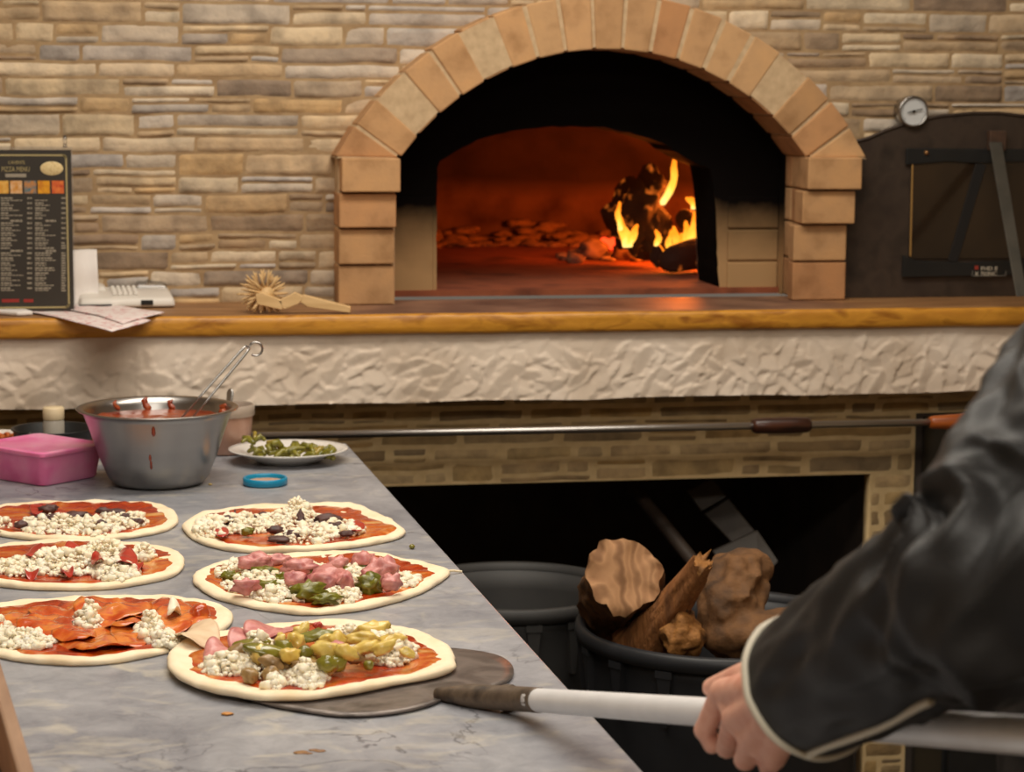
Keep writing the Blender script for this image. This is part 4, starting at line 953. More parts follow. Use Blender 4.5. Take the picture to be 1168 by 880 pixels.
for i, (px, py, w_, h_) in enumerate([(300, 652, 26, 12), (345, 652, 36, 18), (352, 676, 34, 22), (372, 682, 26, 12), (422, 667, 24, 26), (305, 668, 20, 12), (415, 646, 14, 12), (262, 656, 16, 10), (398, 651, 14, 9), (326, 661, 22, 16)]):
    p.lump('broccoli_top', green_leaf, px, py, w_, h_, .016, i+50, .7, 2.6, .8)
for i, (px, py, w_, h_) in enumerate([(292, 641, 32, 18), (318, 638, 26, 12), (280, 667, 26, 16), (340, 646, 34, 16), (338, 662, 22, 18), (374, 661, 36, 27), (393, 662, 18, 20), (385, 643, 20, 16), (414, 638, 22, 18), (436, 649, 30, 24), (446, 664, 18, 18), (424, 656, 20, 16)]):
    p.lump('ham_piece', ham_pink, px, py, w_, h_, .024, i+70, .55, 1.7, .9)
q = MB(); a_ = p.at(508, 651, .006); b_ = onz(526, 651.5, TZ+.002); q.tube([a_, a_.lerp(b_, .5)+Vector((0, 0, .001)), b_], .0016, 8, round_=True); q.build('dough_strand', dough, p.root); p.done()
# pizza on the peel
PB_ = TZ+.006
pf = p = Pizza('raw pizza with artichokes, green olives, mushrooms and cheese lying on the metal peel', [(520, 755), (516, 765), (490, 773), (450, 780), (400, 790), (340, 797), (280, 795), (225, 783), (194, 766), (192, 748), (205, 735), (240, 724), (300, 716), (360, 711), (430, 712), (480, 724), (511, 738)], base=PB_, inner=.87, seed=16)
p.crumbs(258, 757, 28, 9, 200, hmax=.016); p.crumbs(350, 771, 22, 9, 190, hmax=.014); p.crumbs(440, 741, 34, 13, 330, hmax=.024); p.crumbs(300, 762, 30, 8, 120); p.crumbs(312, 777, 9, 5, 40, hmax=.008); p.crumbs(400, 729, 40, 9, 180, hmax=.02); p.crumbs(295, 745, 22, 10, 120, hmax=.03)
p.slice('pale_ham_slice', ham_pink, 312, 719, 34, 9, .022, .008, 3, curl=.008, lbl='pale pink ham slice'); p.slice('pale_ham_slice', ham_pink, 248, 742, 16, 10, .016, .008, 4, curl=.006); p.slice('pale_ham_slice', ham_pink, 290, 727, 30, 7, .018, .008, 9, curl=.006)
p.slice('dough_flap', tan_ap, 225, 722, 26, 12, .012, .006, 6, curl=.008)
E_ = [('artichoke_piece', artich, 300, 747, 28, 22, .030), ('olive_half', olive, 322, 742, 26, 22, .030), ('mushroom_slice', mush, 270, 743, 36, 12, .026), ('pepper_strip', olive, 285, 735, 56, 12, .028), ('artichoke_piece', artich, 340, 733, 22, 20, .032), ('artichoke_piece', artich, 375, 741, 40, 20, .034), ('asparagus_tip', green_leaf, 360, 724, 46, 9, .034),
      ('artichoke_piece', artich, 362, 745, 30, 12, .026), ('artichoke_piece', artich, 385, 731, 30, 16, .036), ('mushroom_slice', mush, 350, 757, 36, 14, .022), ('olive_half', olive, 388, 757, 28, 17, .024), ('mushroom_slice', mush, 306, 768, 22, 16, .014), ('mushroom_slice', mush, 283, 770, 26, 15, .014), ('mushroom_slice', mush, 405, 751, 26, 14, .024), ('artichoke_piece', artich, 412, 739, 38, 12, .034),
      ('artichoke_piece', artich, 428, 719, 44, 15, .036), ('artichoke_piece', artich, 450, 730, 40, 12, .034), ('artichoke_piece', artich, 320, 728, 14, 12, .034), ('artichoke_piece', artich, 345, 718, 24, 11, .034), ('ham_piece', ham_pink, 384, 736, 24, 10, .042), ('mushroom_slice', mush, 330, 756, 20, 10, .022), ('artichoke_piece', artich, 465, 745, 24, 8, .03), ('olive_half', olive, 420, 757, 16, 10, .02), ('artichoke_piece', artich, 372, 727, 18, 9, .04), ('pepper_strip', red_slice, 364, 711, 10, 8, .04)]
p.big = 1.0
E_ += [('pepper_strip', olive, 300, 741, 50, 14, .036), ('artichoke_piece', artich, 395, 744, 34, 16, .040), ('mushroom_slice', mush, 312, 757, 28, 14, .026), ('olive_half', olive, 372, 757, 22, 16, .030), ('artichoke_piece', artich, 410, 726, 34, 14, .042), ('artichoke_piece', artich, 440, 737, 30, 12, .040), ('mushroom_slice', mush, 378, 763, 24, 10, .02), ('artichoke_piece', artich, 330, 745, 24, 16, .036), ('olive_half', olive, 345, 746, 20, 14, .034)]
for i, (nm, mt, px, py, w_, h_, up) in enumerate(E_):
    p.lump(nm, mt, px+p.r.uniform(-3, 3), py+p.r.uniform(-2, 2), w_*p.r.uniform(.75, 1.1), h_*p.r.uniform(1.1, 1.5), up*.72+.004, i+100, .25 if mt is olive else .42, 1.1 if mt is olive else 1.5, .9, tilt=p.r.uniform(-.5, .5))
p.crumbs(350, 769, 20, 8, 90, hmax=.02); p.crumbs(445, 746, 26, 9, 140, hmax=.028)
p.done()

# ------------------------------------------------------------------ peel
pe = thing('pizza_peel', onz(400, 775, TZ), 'long aluminium shafted metal peel held under the front pizza', 'peel')
darkal = pm('worn_dark_metal', [S(70, 63, 60), S(128, 118, 112), S(92, 83, 78)], 12, 7, .42, .2, 90, metal=.5, dist=1.2, rvar=.12)
out = [(586, 766), (580, 754), (560, 745), (515, 739), (430, 736), (330, 740), (262, 754), (236, 772), (262, 789), (300, 801), (340, 809), (395, 815.5), (450, 812), (490, 803), (512, 794), (548, 786), (577, 777)]
L_ = smoothloop([onz(px, py, TZ+.004) for px, py in out], 80); cB = sum(L_, Vector())/80
q = MB(); n = 80; vs = []
for f, z in ((0, .0042), (.5, .0042), (.9, .0042), (1, .0046), (1, .0022), (.9, .0015), (.5, .0015), (0, .0015)):
    for p_ in L_: v = cB+(p_-cB)*f; vs.append(Vector((v.x, v.y, TZ+z)))
q.add(vs, [(k*n+i, k*n+(i+1) % n, (k+1)*n+(i+1) % n, (k+1)*n+i) for k in range(7) for i in range(n)]); q.build('blade', darkal, pe)
def shp(px):   # centre of the shaft above pixel column px
    t = (px-605)/563; iv = .4545+(1/1.5-.4545)*t
    return atd(px, 797.5+(838-797.5)*t, 1/iv)
s0 = shp(605); sd = (shp(1168)-s0).normalized(); s0.z = max(s0.z, TZ+.0135)
sd = (shp(1168)-s0).normalized()
def sh(dist): return s0+sd*dist
sock = [onz(498, 790.5, TZ+.0075), onz(520, 792, TZ+.010), onz(545, 794, TZ+.012), s0-sd*.02, s0+sd*.02]
q = MB(); q.tube(spline(sock, 20), [.006+.0068*min(1, k/9) for k in range(21)], 16); q.tube([s0-sd*.055, s0-sd*.05], .0145, 16); q.build('socket', pm('rusty_socket', [S(62, 52, 44), S(108, 92, 76), S(84, 70, 58)], 40, 5, .5, .2, 120, metal=.3), pe)
alu = pm('aluminium', [(.78, .78, .79, 1), (.85, .85, .86, 1)], 30, 3, .45, metal=.25)
Ls = (shp(1168)-s0).length+.32
q = MB(); q.tube([sh(0), sh(.01), sh(Ls*.5), sh(Ls)], [.0112, .0119, .0133, .0142], 24); q.build('shaft', alu, pe)
q = MB(); q.tube([sh(Ls-.001), sh(Ls+.012)], .0150, 24); q.build('end_cap', M['black'], pe)

# ------------------------------------------------------------------ bowls and boxes at the far end
bc = onz(181, 551, TZ); HB = .123
bw = thing('mixing_bowl', bc, 'large stainless steel bowl of red tomato sauce', 'bowl')
prof = [(.0, .001), (.062, .001), (.072, .004), (.080, .014), (.093, .045), (.106, .085), (.116, .112), (.1195, HB-.003), (.1265, HB-.002), (.1285, HB), (.1265, HB+.0012), (.118, HB), (.1145, .112), (.1045, .085), (.0915, .045), (.078, .016), (.06, .006), (0, .005)]
q = MB(); q.lathe(prof, bc, 96); q.build('bowl_shell', M['steel'], bw)
red_s = pm('sauce_pool', [S(112, 38, 16), S(148, 60, 28), S(170, 88, 48)], 30, 5, .25, .4, 80, coat=.3)
q = MB(); vs = []; n = 64; R_ = 14
for k in range(R_+1):
    for i in range(n):
        a = 2*pi*i/n; r_ = .1115*k/R_; x, y = r_*math.cos(a), r_*math.sin(a); vs.append(bc+Vector((x, y, .104+.0025*noise.noise(Vector((x*40, y*40, 0)))+.0015*noise.noise(Vector((x*90, y*90, 0))))))
q.add(vs, [(k*n+i, k*n+(i+1) % n, (k+1)*n+(i+1) % n, (k+1)*n+i) for k in range(R_) for i in range(n)]); tag(q.build('tomato_sauce', red_s), 'red tomato sauce filling the steel bowl', 'sauce')
def onbowl(ang, z, outside=True):
    P_ = prof[3:8] if outside else None
    r_ = np.interp(z, [.004, .014, .045, .085, .112], [.072, .080, .093, .106, .116]) if outside else np.interp(z, [.085, .112, .123], [.1045, .1145, .118])
    r_ += .0006 if outside else -.0008
    return bc+Vector((r_*math.cos(ang), r_*math.sin(ang), z))
vw = math.atan2(-bc.y, -bc.x)
dq = MB()
for ang, z0_, z1_, wd_ in ((vw-.06, .108, .096, .0035), (vw-.13, .062, .054, .0022), (vw-.12, .052, .040, .0022)):
    dq.tube([onbowl(ang, z0_+(z1_-z0_)*k/4) for k in range(5)], [wd_*.5, wd_*.9, wd_*.8, wd_, wd_*.7], 8, round_=True)
dq.build('sauce_drips', red_s, bw)
dq = MB()
for ang, z0_, z1_, wd_ in ((vw+pi+.16, .121, .106, .006), (vw+pi-.2, .117, .106, .005), (vw+pi+.62, .12, .109, .004), (vw+pi-1.2, .118, .106, .008)):
    dq.tube([onbowl(ang+.03*math.sin(k), z0_+(z1_-z0_)*k/4, False) for k in range(5)], [wd_*.5, wd_, wd_*.7, wd_, wd_*.9], 8, round_=True)
dq.build('sauce_smears', red_s, bw)
# ladle
lp = lambda px, py, y: ony(px, py, y)
la = thing('ladle', bc+Vector((.02, .0, .1)), 'wire handled ladle standing in the steel sauce bowl', 'ladle')
A_ = Vector((bc.x+.040, bc.y-.01, TZ+.100)); top_ = ony(283, 395, bc.y+.03)
d_ = (top_-A_); pr_ = d_.cross(FW).normalized()
q = MB()
for s_ in (-1, 1): q.tube([A_+pr_*s_*.0065, A_+d_*.35+pr_*s_*.0062, top_-d_*.06+pr_*s_*.0045, top_+pr_*s_*.003], .0021, 8)
q.build('handle', M['steel'], la)
q = MB(); c_ = top_+Vector((.012, 0, -.004)); q.tube([top_-Vector((.003, 0, 0))]+[c_+Vector((-.011*math.cos(a), 0, .011*math.sin(a))) for a in [k*.38 for k in range(1, 15)]], .0019, 8); q.build('hook', M['steel'], la)
q = MB(); dn = -d_.normalized(); q.prism([A_+pr_*.008, A_-pr_*.008, A_-pr_*.020+dn*.02+d_*.22*0, A_+pr_*.020+dn*.02], FW*.002)
ax_ = Vector((0, 0, 1)); q.lathe([(.001, -.018), (.016, -.016), (.026, -.006), (.029, .004), (.0278, .004), (.025, -.005), (.015, -.0145), (.001, -.0165)], A_+Vector((-.012, -.004, -.012)), 28); q.build('ladle_cup', M['steel'], la)
# plate with cooked greens
pc = onz(329, 526, TZ+.0006); pr2 = .1005
pt = thing('plate', pc, 'white oval plate holding cooked green peppers at the table corner', 'plate')
q = MB(); q.lathe([(0, .004), (.045, .004), (.052, .006), (.068, .012), (.092, .0215), (pr2, .0235), (pr2+.001, .022), (.092, .0185), (.066, .008), (.052, 0), (.048, 0), (0, .0008)], pc, 72, sx=1.0, sy=.92); q.build('dish', pm('china', [S(228, 224, 218)], rough=.2, coat=.4), pt)
r = random.Random(31); gm = MB()
grn = [pm('pickled_green', [S(78, 80, 16), S(132, 124, 38), S(104, 100, 24)], 50, 4, .35, .3, 120, coat=.3), pm('pickled_yellow', [S(128, 108, 34), S(164, 142, 58)], 40, 4, .35, .3, 120, coat=.3)]
for i in range(64):
    t_ = r.random(); px = 283+t_*96; k = max(.25, 1-t_*.75); p_ = onz(px+r.uniform(-4, 4), 516+r.uniform(-3.5, 3), TZ+.02); z = TZ+.014+r.random()*.034*k
    a = r.uniform(0, 3.1); L_2 = r.uniform(.006, .014); d_2 = Vector((math.cos(a), math.sin(a)*.7, r.uniform(-.3, .4)))*L_2; m2_ = Vector((0, 0, r.uniform(.001, .006)))
    q = MB(); rr_ = r.uniform(.0028, .0055); q.tube([Vector((p_.x, p_.y, z))-d_2, Vector((p_.x, p_.y, z))+m2_, Vector((p_.x, p_.y, z))+d_2], [rr_, rr_*1.15, rr_*.7], 8, round_=True)
    o = q.build('pickled_pepper', grn[i % 2 if i % 5 == 0 else 0]); tag(o, 'small pickled green pepper piece heaped on the white plate', 'pepper', 'pickled peppers on the white plate')
# turquoise lid lying upside down
lc = onz(302.5, 552.5, TZ); ld = thing('jar_lid', lc, 'turquoise jar lid lying upside down before the white plate', 'lid')
q = MB(); q.lathe([(0, .0008), (.033, .0008), (.0355, .002), (.0355, .011), (.0345, .0125), (.032, .0125), (.031, .011), (.031, .005)], lc, 56); q.build('rim', pm('turquoise', [S(20, 138, 178)], rough=.35), ld)
q = MB(); q.lathe([(0, .0062), (.03, .006), (.0312, .005)], lc, 48); q.build('liner', pm('liner', [S(220, 186, 150), S(206, 150, 116)], 60, 3, .5), ld)
# pink translucent tub
A_ = onz(49, 557, TZ); B_ = onz(124, 543, TZ); C_ = onz(-3, 545.5, TZ)
u = (B_-A_).normalized(); v = Vector((-u.y, u.x, 0)); w_ = max(.09, (C_-A_).dot(v)); Lx = .16
pk_ = pm('pink_plastic', [S(222, 84, 150), S(236, 128, 176), S(238, 160, 190)], 14, 3, .3, sss=.3, ssr=(.02,), coat=.2)
bx = thing('plastic_tub', A_+u*.07+v*.06, 'pink translucent plastic food box standing against the steel bowl', 'box')
bx_l = u*.145; bx_w = v*.15
def rrect(o_, ul, wl, ins, z, rad=.012, n=5):
    pts = []; L1, W1 = .135, .16
    x0_, y0_, x1_, y1_ = ins, ins, L1-ins, W1-ins
    for cx_, cy_, a0_ in ((x1_-rad, y0_+rad, -pi/2), (x1_-rad, y1_-rad, 0), (x0_+rad, y1_-rad, pi/2), (x0_+rad, y0_+rad, pi)):
        for k in range(n+1):
            a = a0_+pi/2*k/n; pts.append(A_+u*(cx_+rad*math.cos(a))+v*(cy_+rad*math.sin(a))+Vector((0, 0, z)))
    return pts
def loft(rings, name, mat, par, cap0=True, cap1=True, sm=True):
    q = MB(); n = len(rings[0]); vs = [p_ for r_ in rings for p_ in r_]
    fs = [(k*n+i, k*n+(i+1) % n, (k+1)*n+(i+1) % n, (k+1)*n+i) for k in range(len(rings)-1) for i in range(n)]
    if cap0: fs.append(tuple(reversed(range(n))))
    if cap1: fs.append(tuple((len(rings)-1)*n+i for i in range(n)))
    q.add(vs, fs); o = q.build(name, mat, par); smooth_by_angle(o, 40); return o
rr = lambda ins, z: rrect(A_, None, None, ins, z)
loft([rr(.010, .001), rr(.008, .004), rr(.001, .048)], 'tub_body', pk_, bx)
loft([rr(-.002, .0485), rr(-.003, .050), rr(-.003, .055), rr(0, .0565), rr(.006, .0568), rr(.010, .0545)], 'lid', pk_, bx)
# small bottle with cream cap
bb_ = onz(62, 519, TZ); bt = thing('sauce_bottle', bb_, 'small clear bottle with cream cap behind the pink box', 'bottle')
frost = pm('frosted', [S(206, 198, 184)], rough=.35, trans=.35, ior=1.4)
q = MB(); q.lathe([(0, .001), (.017, .001), (.018, .004), (.018, .058), (.0165, .062)], bb_, 32); q.build('bottle_body', frost, bt)
q = MB(); q.lathe([(.0172, .0625), (.018, .064), (.018, .082), (.0165, .084), (0, .084)], bb_, 32); q.build('cap', pm('cream_cap', [S(226, 206, 168)], rough=.5), bt)
# white dish with chopped carrot
wc = onz(-4, 517, TZ+.0006); ds = thing('serving_dish', wc, 'white shallow dish with chopped orange vegetables behind the pink box', 'dish')
q = MB(); q.lathe([(0, .003), (.035, .003), (.046, .012), (.057, .032), (.0585, .033), (.058, .031), (.046, .008), (.036, 0), (0, 0)], wc, 48); q.build('dish', M['plastic_white'], ds)
q = MB(); r = random.Random(8)
for i in range(90):
    a = r.uniform(0, 6.28); k = math.sqrt(r.random())*.047; q.blob(wc+Vector((k*math.cos(a), k*math.sin(a), .022+r.random()*.016*(1-k/.06))), (.006, .005, .004), i, 1, .4)
tag(q.build('chopped_carrot', pm('carrot', [S(170, 72, 20), S(206, 112, 40)], 60, 3, .5)), 'chopped orange vegetables heaped in the white dish', 'vegetables', kind='stuff')
oc = onz(55, 500, TZ); oc = Vector((oc.x+.014, 3.79, TZ+.0006)); dp_ = thing('baking_pan', oc, 'dark round pan standing behind the small capped bottle', 'pan')
q = MB(); q.lathe([(0, 0), (.06, 0), (.068, .046), (.071, .047), (.0705, .049), (.066, .048), (.058, .004), (0, .003)], oc, 48); q.build('pan_body', M['blackmetal'], dp_)
q = MB(); q.tube([oc+Vector((.066, .02, .042)), oc+Vector((.11, .03, .05)), oc+Vector((.17, .04, .052))], [.006, .008, .009], 12, flat=(1.4, .7), round_=True); q.build('handle', M['black'], dp_)
# clear tub with pinkish contents behind the bowl
cc = onz(258, 516, TZ); cl = thing('food_container', cc, 'clear plastic container with pinkish contents behind the steel bowl', 'container')
cmat = pm('cloudy_plastic', [S(212, 196, 180)], rough=.3, trans=.4, ior=1.35)
q = MB(); q.lathe([(0, .001), (.038, .001), (.041, .004), (.047, .068)], cc, 40); q.build('container_body', pm('pinkish_contents', [S(176, 128, 106), S(200, 160, 138)], 20, 4, .35, coat=.4), cl)
q = MB(); q.lathe([(.0475, .066), (.050, .067), (.050, .084), (.048, .086), (.0465, .084), (.046, .07)], cc, 40); q.build('rim_band', cmat, cl)
so = thing('spoon', cc+Vector((0, 0, .07)), 'grey spoon handle sticking out of the clear plastic container', 'spoon')
e0 = cc+Vector((.0, -.01, .05)); e1_ = ony(263, 446, cc.y); q = MB(); q.tube([e0, e0.lerp(e1_, .6), e1_.lerp(e0, .06), e1_], [.004, .004, .006, .005], 12, flat=(1.3, .5), round_=True); q.build('handle', M['steel2'], so); q = MB(); q.blob(e0-Vector((0, 0, .012)), (.016, .011, .006), 1, 3, .05); q.build('spoon_bowl', M['steel2'], so)
# crumbs on the marble
p_ = onz(470, 626, TZ); q = MB(); q.blob(p_+Vector((0, 0, .0035)), (.0042, .004, .0036), 2, 2, .2); tag(q.build('caper', olive), 'single green caper on the marble near the table edge', 'caper')
p_ = onz(259, 815, TZ); q = MB(); q.blob(p_+Vector((0, 0, .0014)), (.006, .004, .0016), 5, 2, .4); tag(q.build('food_crumb', pm('orange_crumb', [S(196, 130, 50)])), 'small orange crumb on the marble before the peel', 'crumb')
p_ = onz(240, 553, TZ); q = MB(); q.blob(p_+Vector((0, 0, .0014)), (.003, .003, .0016), 6, 2, .4); tag(q.build('food_crumb', pm('pale_crumb', [S(210, 180, 110)])), 'tiny pale crumb on the marble beside the steel bowl', 'crumb')
p_ = onz(344, 858, TZ); q = MB()
for dx, dy, s_ in ((0, 0, .008), (.012, .006, .005), (.018, .002, .006), (.006, -.004, .004)): q.blob(p_+Vector((dx, dy, .0003)), (s_, s_*.7, .0007), int(dx*999), 2, .3)
tag(q.build('sauce_stain', pm('brown_stain', [S(120, 74, 30), S(160, 120, 76)], 90, 3, .4)), 'brown sauce stain smeared on the marble', 'stain')
# ------------------------------------------------------------------ wooden tray at the near end of the table
a = onz(0, 752, TZ+.07); b_ = onz(40, 880, TZ+.07); dv_ = (b_-a).normalized(); dv_.z = 0; nv_ = Vector((dv_.y, -dv_.x, 0))
if nv_.x > 0: nv_ = -nv_
a = a-dv_*.05; e_ = a+dv_*.95
tr = thing('dough_tray', (a+e_)/2+nv_*.2, 'pale wooden dough tray edge standing at the near end of the marble table', 'tray')
trw = pm('tray_wood', [S(142, 110, 86), S(166, 132, 104)], 8, 5, .7, stretch=(6, 1, 6))
def wallb(p, q_, th, name, z0=TZ+.001, z1=TZ+.07):
    d_ = (q_-p).normalized(); s_ = Vector((-d_.y, d_.x, 0))*th
    q = MB(); q.hexa([Vector((v.x, v.y, z)) for z in (z0, z1) for v in (p, q_, q_+s_, p+s_)]); q.build(name, trw, tr, bevel=.003, smooth=False)
c0, c1 = a+nv_*.40, e_+nv_*.40
wallb(a, e_, -.014, 'side_wall'); wallb(c1, c0, -.014, 'side_wall'); wallb(e_+nv_*.016, c1-nv_*.016, -.014, 'end_wall'); wallb(c0-nv_*.016, a+nv_*.016, -.014, 'end_wall')
q = MB(); q.hexa([Vector((v.x, v.y, z)) for z in (TZ+.004, TZ+.012) for v in (a+nv_*.016+dv_*.016, e_+nv_*.016-dv_*.016, c1-nv_*.016-dv_*.016, c0-nv_*.016+dv_*.016)]); q.build('tray_floor', trw, tr, smooth=False)

# ------------------------------------------------------------------ tubs with firewood
tubm = pm('tub_plastic', [S(36, 37, 40), S(46, 47, 50)], 12, 3, .45, spec=.4)
tub2 = pm('tub_plastic_old', [S(44, 44, 44), S(60, 58, 56)], 8, 4, .6)
def tub(c, R_, H_, lb, mat, cat='tub', rot=0):
    t = thing('round_tub', c, lb, cat, 'round tubs under the oven counter')
    q = MB(); q.lathe([(0, .002), (R_*.74, .002), (R_*.77, .01), (R_*.94, H_-.05), (R_*.95, H_-.012), (R_*.94, H_-.012), (R_*.92, H_-.05), (R_*.75, .016), (0, .014)], c, 72); q.build('tub_wall', mat, t)
    q = MB(); q.lathe([(R_*.945, H_-.03), (R_*1.0, H_-.026), (R_*1.012, H_-.016), (R_*1.005, H_-.004), (R_*.975, H_), (R_*.945, H_-.004), (R_*.935, H_-.014)], c, 72); q.build('rim', mat, t)
    for k in range(16):
        an = rot+2*pi*k/16; d_ = Vector((math.cos(an), math.sin(an), 0)); s_ = Vector((-d_.y, d_.x, 0))
        q = MB(); A0 = Vector(c)+d_*(R_*.935)+Vector((0, 0, H_-.028)); o_ = d_*(R_*.06)
        q.prism([A0-s_*.012, A0+o_-s_*.014, A0+o_+s_*.014, A0+s_*.012], Vector((0, 0, -.012)))
        B0 = Vector(c)+d_*(R_*.915)+Vector((0, 0, H_-.12))
        q.hexa([B0-s_*.004, B0+s_*.004, A0+s_*.012+Vector((0, 0, -.01)), A0-s_*.012+Vector((0, 0, -.01)), B0-s_*.004+d_*.012, B0+s_*.004+d_*.012, A0+s_*.012+o_*.9+Vector((0, 0, -.01)), A0-s_*.012+o_*.9+Vector((0, 0, -.01))])
        q.build('bracket', mat, t, smooth=False)
    return t
c1_ = atd(826, 708, 3.6); HT = c1_.z; c1_ = Vector((c1_.x, c1_.y, 0)); RT_ = .243
tub(c1_, RT_, HT, 'black plastic tub full of split firewood under the oven counter', tubm, rot=.11)
c2_ = atd(586, 666, 3.93); H2 = c2_.z; tub(Vector((c2_.x, c2_.y, 0)), .196, H2, 'empty grey tub standing between the marble table and the firewood tub', tub2)
bark = pm('bark', [S(58, 38, 22), S(130, 88, 46), S(92, 62, 34)], 16, 6, .85, .9, 40, bdist=.008)
cutw = pm('cut_wood', [S(132, 92, 58), S(182, 136, 94), S(158, 114, 76)], 9, 6, .8, .5, 50, wave=(9, 14, .3))
splitw = pm('split_wood', [S(88, 52, 26), S(160, 104, 56), S(124, 78, 40)], 7, 6, .75, .8, 50, stretch=(5, 5, 1), bdist=.006)
goldw = pm('torn_wood', [S(76, 48, 22), S(168, 114, 56), S(120, 78, 38)], 22, 6, .75, .9, 60, bdist=.008)
def log(name, lb, A_, B_, r0, r1, mats, seed, n=44, m=22, amp=.14, rag=.012, bend=(0, 0, 0), ends=True):
    """irregular log from A (front end) to B: wavy bark, ragged cut face"""
    t = thing(name, B_, lb, 'firewood', 'firewood in the black tub'); t.location = (A_+B_)/2; OFF[t.name] = (A_+B_)/2
    ax = (B_-A_).normalized(); u = ax.orthogonal().normalized(); w_ = ax.cross(u); bend = Vector(bend)
    def prof_(a, t_):
        return 1+amp*noise.noise(Vector((math.cos(a)*1.5, math.sin(a)*1.5, t_*1.2+seed)))+amp*.6*noise.noise(Vector((math.cos(a)*4, math.sin(a)*4, t_*3+seed)))+amp*.3*noise.noise(Vector((math.cos(a)*11, math.sin(a)*11, t_*7+seed)))
    q = MB(); vs = []
    for k in range(m+1):
        f = k/m
        for i in range(n):
            a = 2*pi*i/n; rg_ = rag*noise.noise(Vector((math.cos(a)*3, math.sin(a)*3, seed+9)))*(1 if k == 0 else .6 if k < 3 else 0)
            r_ = (r0+(r1-r0)*f)*prof_(a, f)
            vs.append(A_+(B_-A_)*f+ax*rg_+bend*math.sin(f*pi)+u*(r_*math.cos(a))+w_*(r_*math.sin(a)))
    fs = [(k*n+i, k*n+(i+1) % n, (k+1)*n+(i+1) % n, (k+1)*n+i) for k in range(m) for i in range(n)]+[tuple(m*n+i for i in range(n))]
    q.add(vs, fs); q.build('bark_side', mats[0], t)
    q = MB(); K = 10; vv = []
    for k in range(K+1):
        f = k/K
        for i in range(n):
            dv = Vector(vs[i])-A_; al = dv.dot(ax); v = A_+(dv-ax*al)*f*.995+ax*al*f**5; d_ = .006*noise.noise(v*26+Vector((seed, 0, 0)))*(f < .95)
            vv.append(v+ax*d_)
    q.add(vv, [(k*n+i, (k+1)*n+i, (k+1)*n+(i+1) % n, k*n+(i+1) % n) for k in range(K) for i in range(n)]); q.build('cut_face', mats[1], t)
    return t
lbl = 'thick firewood log with a broad pale round cut face, rising highest from the tub'
A_ = atd(712, 657, 3.46); log('firewood_log', lbl, A_, A_+Vector((.035, .2, -.10)), .06, .066, (bark, cutw), 3, amp=.2, rag=.02)
A_ = atd(800, 641, 3.40); B_ = atd(724, 752, 3.53)
log('firewood_log', 'long split reddish firewood wedge slanting up beside the round faced log', A_, B_, .018, .046, (splitw, goldw), 7, amp=.3, rag=.03, m=30)
t = thing('firewood_log', atd(858, 695, 3.5), 'bulky knotty firewood stump with a forked dark lower branch', 'firewood', 'firewood in the black tub')
q = MB(); q.blob(atd(838, 668, 3.54), (.05, .07, .05), 3, 4, .45, 1.6); q.blob(atd(830, 690, 3.51), (.05, .06, .045), 12, 3, .3, 1.7); q.blob(atd(835, 715, 3.50), (.052, .06, .055), 5, 3, .3, 1.4)
q.tube([atd(822, 726, 3.48), atd(860, 725, 3.46), atd(895, 718, 3.46), atd(940, 708, 3.47)], [.034, .036, .034, .03], 24, round_=True, disp=lambda t_, a: .005*math.sin(a*3+t_*4)); q.tube([atd(825, 655, 3.56), atd(858, 648, 3.56)], [.034, .034], 20, round_=True)
def ddf(co, no):
    d_ = np.array([noise.noise(Vector(c)*26)*.006+noise.noise(Vector(c)*60)*.0035 for c in co.tolist()]); return co+no*d_[:, None]
fuse('stump_wood', q, pm('stump', [S(44, 29, 17), S(122, 84, 48), S(84, 57, 32)], 13, 6, .8, .8, 50, bdist=.006), t, .005, 3, 1, ddf)
for i, (px, py, w_, h_, d_, lb) in enumerate([(780, 726, .032, .036, 3.44, 'small torn golden firewood chunk low between the wedge and the stump'), (770, 700, .03, .02, 3.46, 'short dark firewood piece wedged behind the slanting split wedge')]):
    q = MB(); q.blob(atd(px, py, d_), (w_, w_, h_), i+2, 4, .4, 1.4); tag(q.build('firewood_log', goldw if i == 0 else bark), lb, 'firewood', 'firewood in the black tub')
# buried pieces that carry the visible ones
for i, (px, py, d_, r0) in enumerate([(720, 790, 3.45, .07), (830, 800, 3.44, .075), (900, 790, 3.62, .06), (780, 780, 3.7, .07)]):
    A_ = c1_+Vector(((-.09, 0, 0), (.06, -.08, 0), (.08, .08, 0), (-.04, .10, 0))[i]); A_.z = HT-.12-.02*i; B_ = c1_+(A_-c1_)*.55; B_.z = .12
    log('firewood_log', 'firewood log sunk inside the black tub below the visible logs', A_, B_, r0*.8, r0*.8, (bark, cutw), 20+i)
# dark tools leaning in the store
bk = thing('ash_shovel', atd(800, 600, 4.45), 'dark grey metal ash shovel leaning in the shadow behind the firewood', 'shovel')
shm = pm('shovel_metal', [S(52, 46, 41), S(74, 67, 60)], 9, 5, .6, metal=.2)
def slab(P_, th, name):
    q = MB(); q.prism([atd(*p) for p in P_], FW*th); q.build(name, shm, bk, bevel=.003, smooth=False)
slab([(783, 560, 4.5), (812, 546, 4.5), (829, 566, 4.48), (800, 583, 4.48)], .012, 'shaft_plate')
slab([(803, 586, 4.47), (831, 568, 4.47), (862, 606, 4.43), (838, 622, 4.43)], .012, 'shaft_plate')
slab([(812, 628, 4.42), (864, 604, 4.42), (888, 640, 4.38), (866, 664, 4.38), (838, 668, 4.38)], .014, 'blade')
pp = thing('leaning_pole', atd(790, 650, 4.3), 'dark worn broom pole leaning in the shadow behind the round faced log', 'pole')
q = MB(); q.tube([atd(722, 556, 4.5), atd(760, 602, 4.42), atd(830, 690, 4.25), atd(900, 780, 4.1)], .014, 14, round_=True); q.build('pole', pm('dark_pole', [S(42, 34, 29), S(60, 49, 41)], 20, 4, .5), pp)
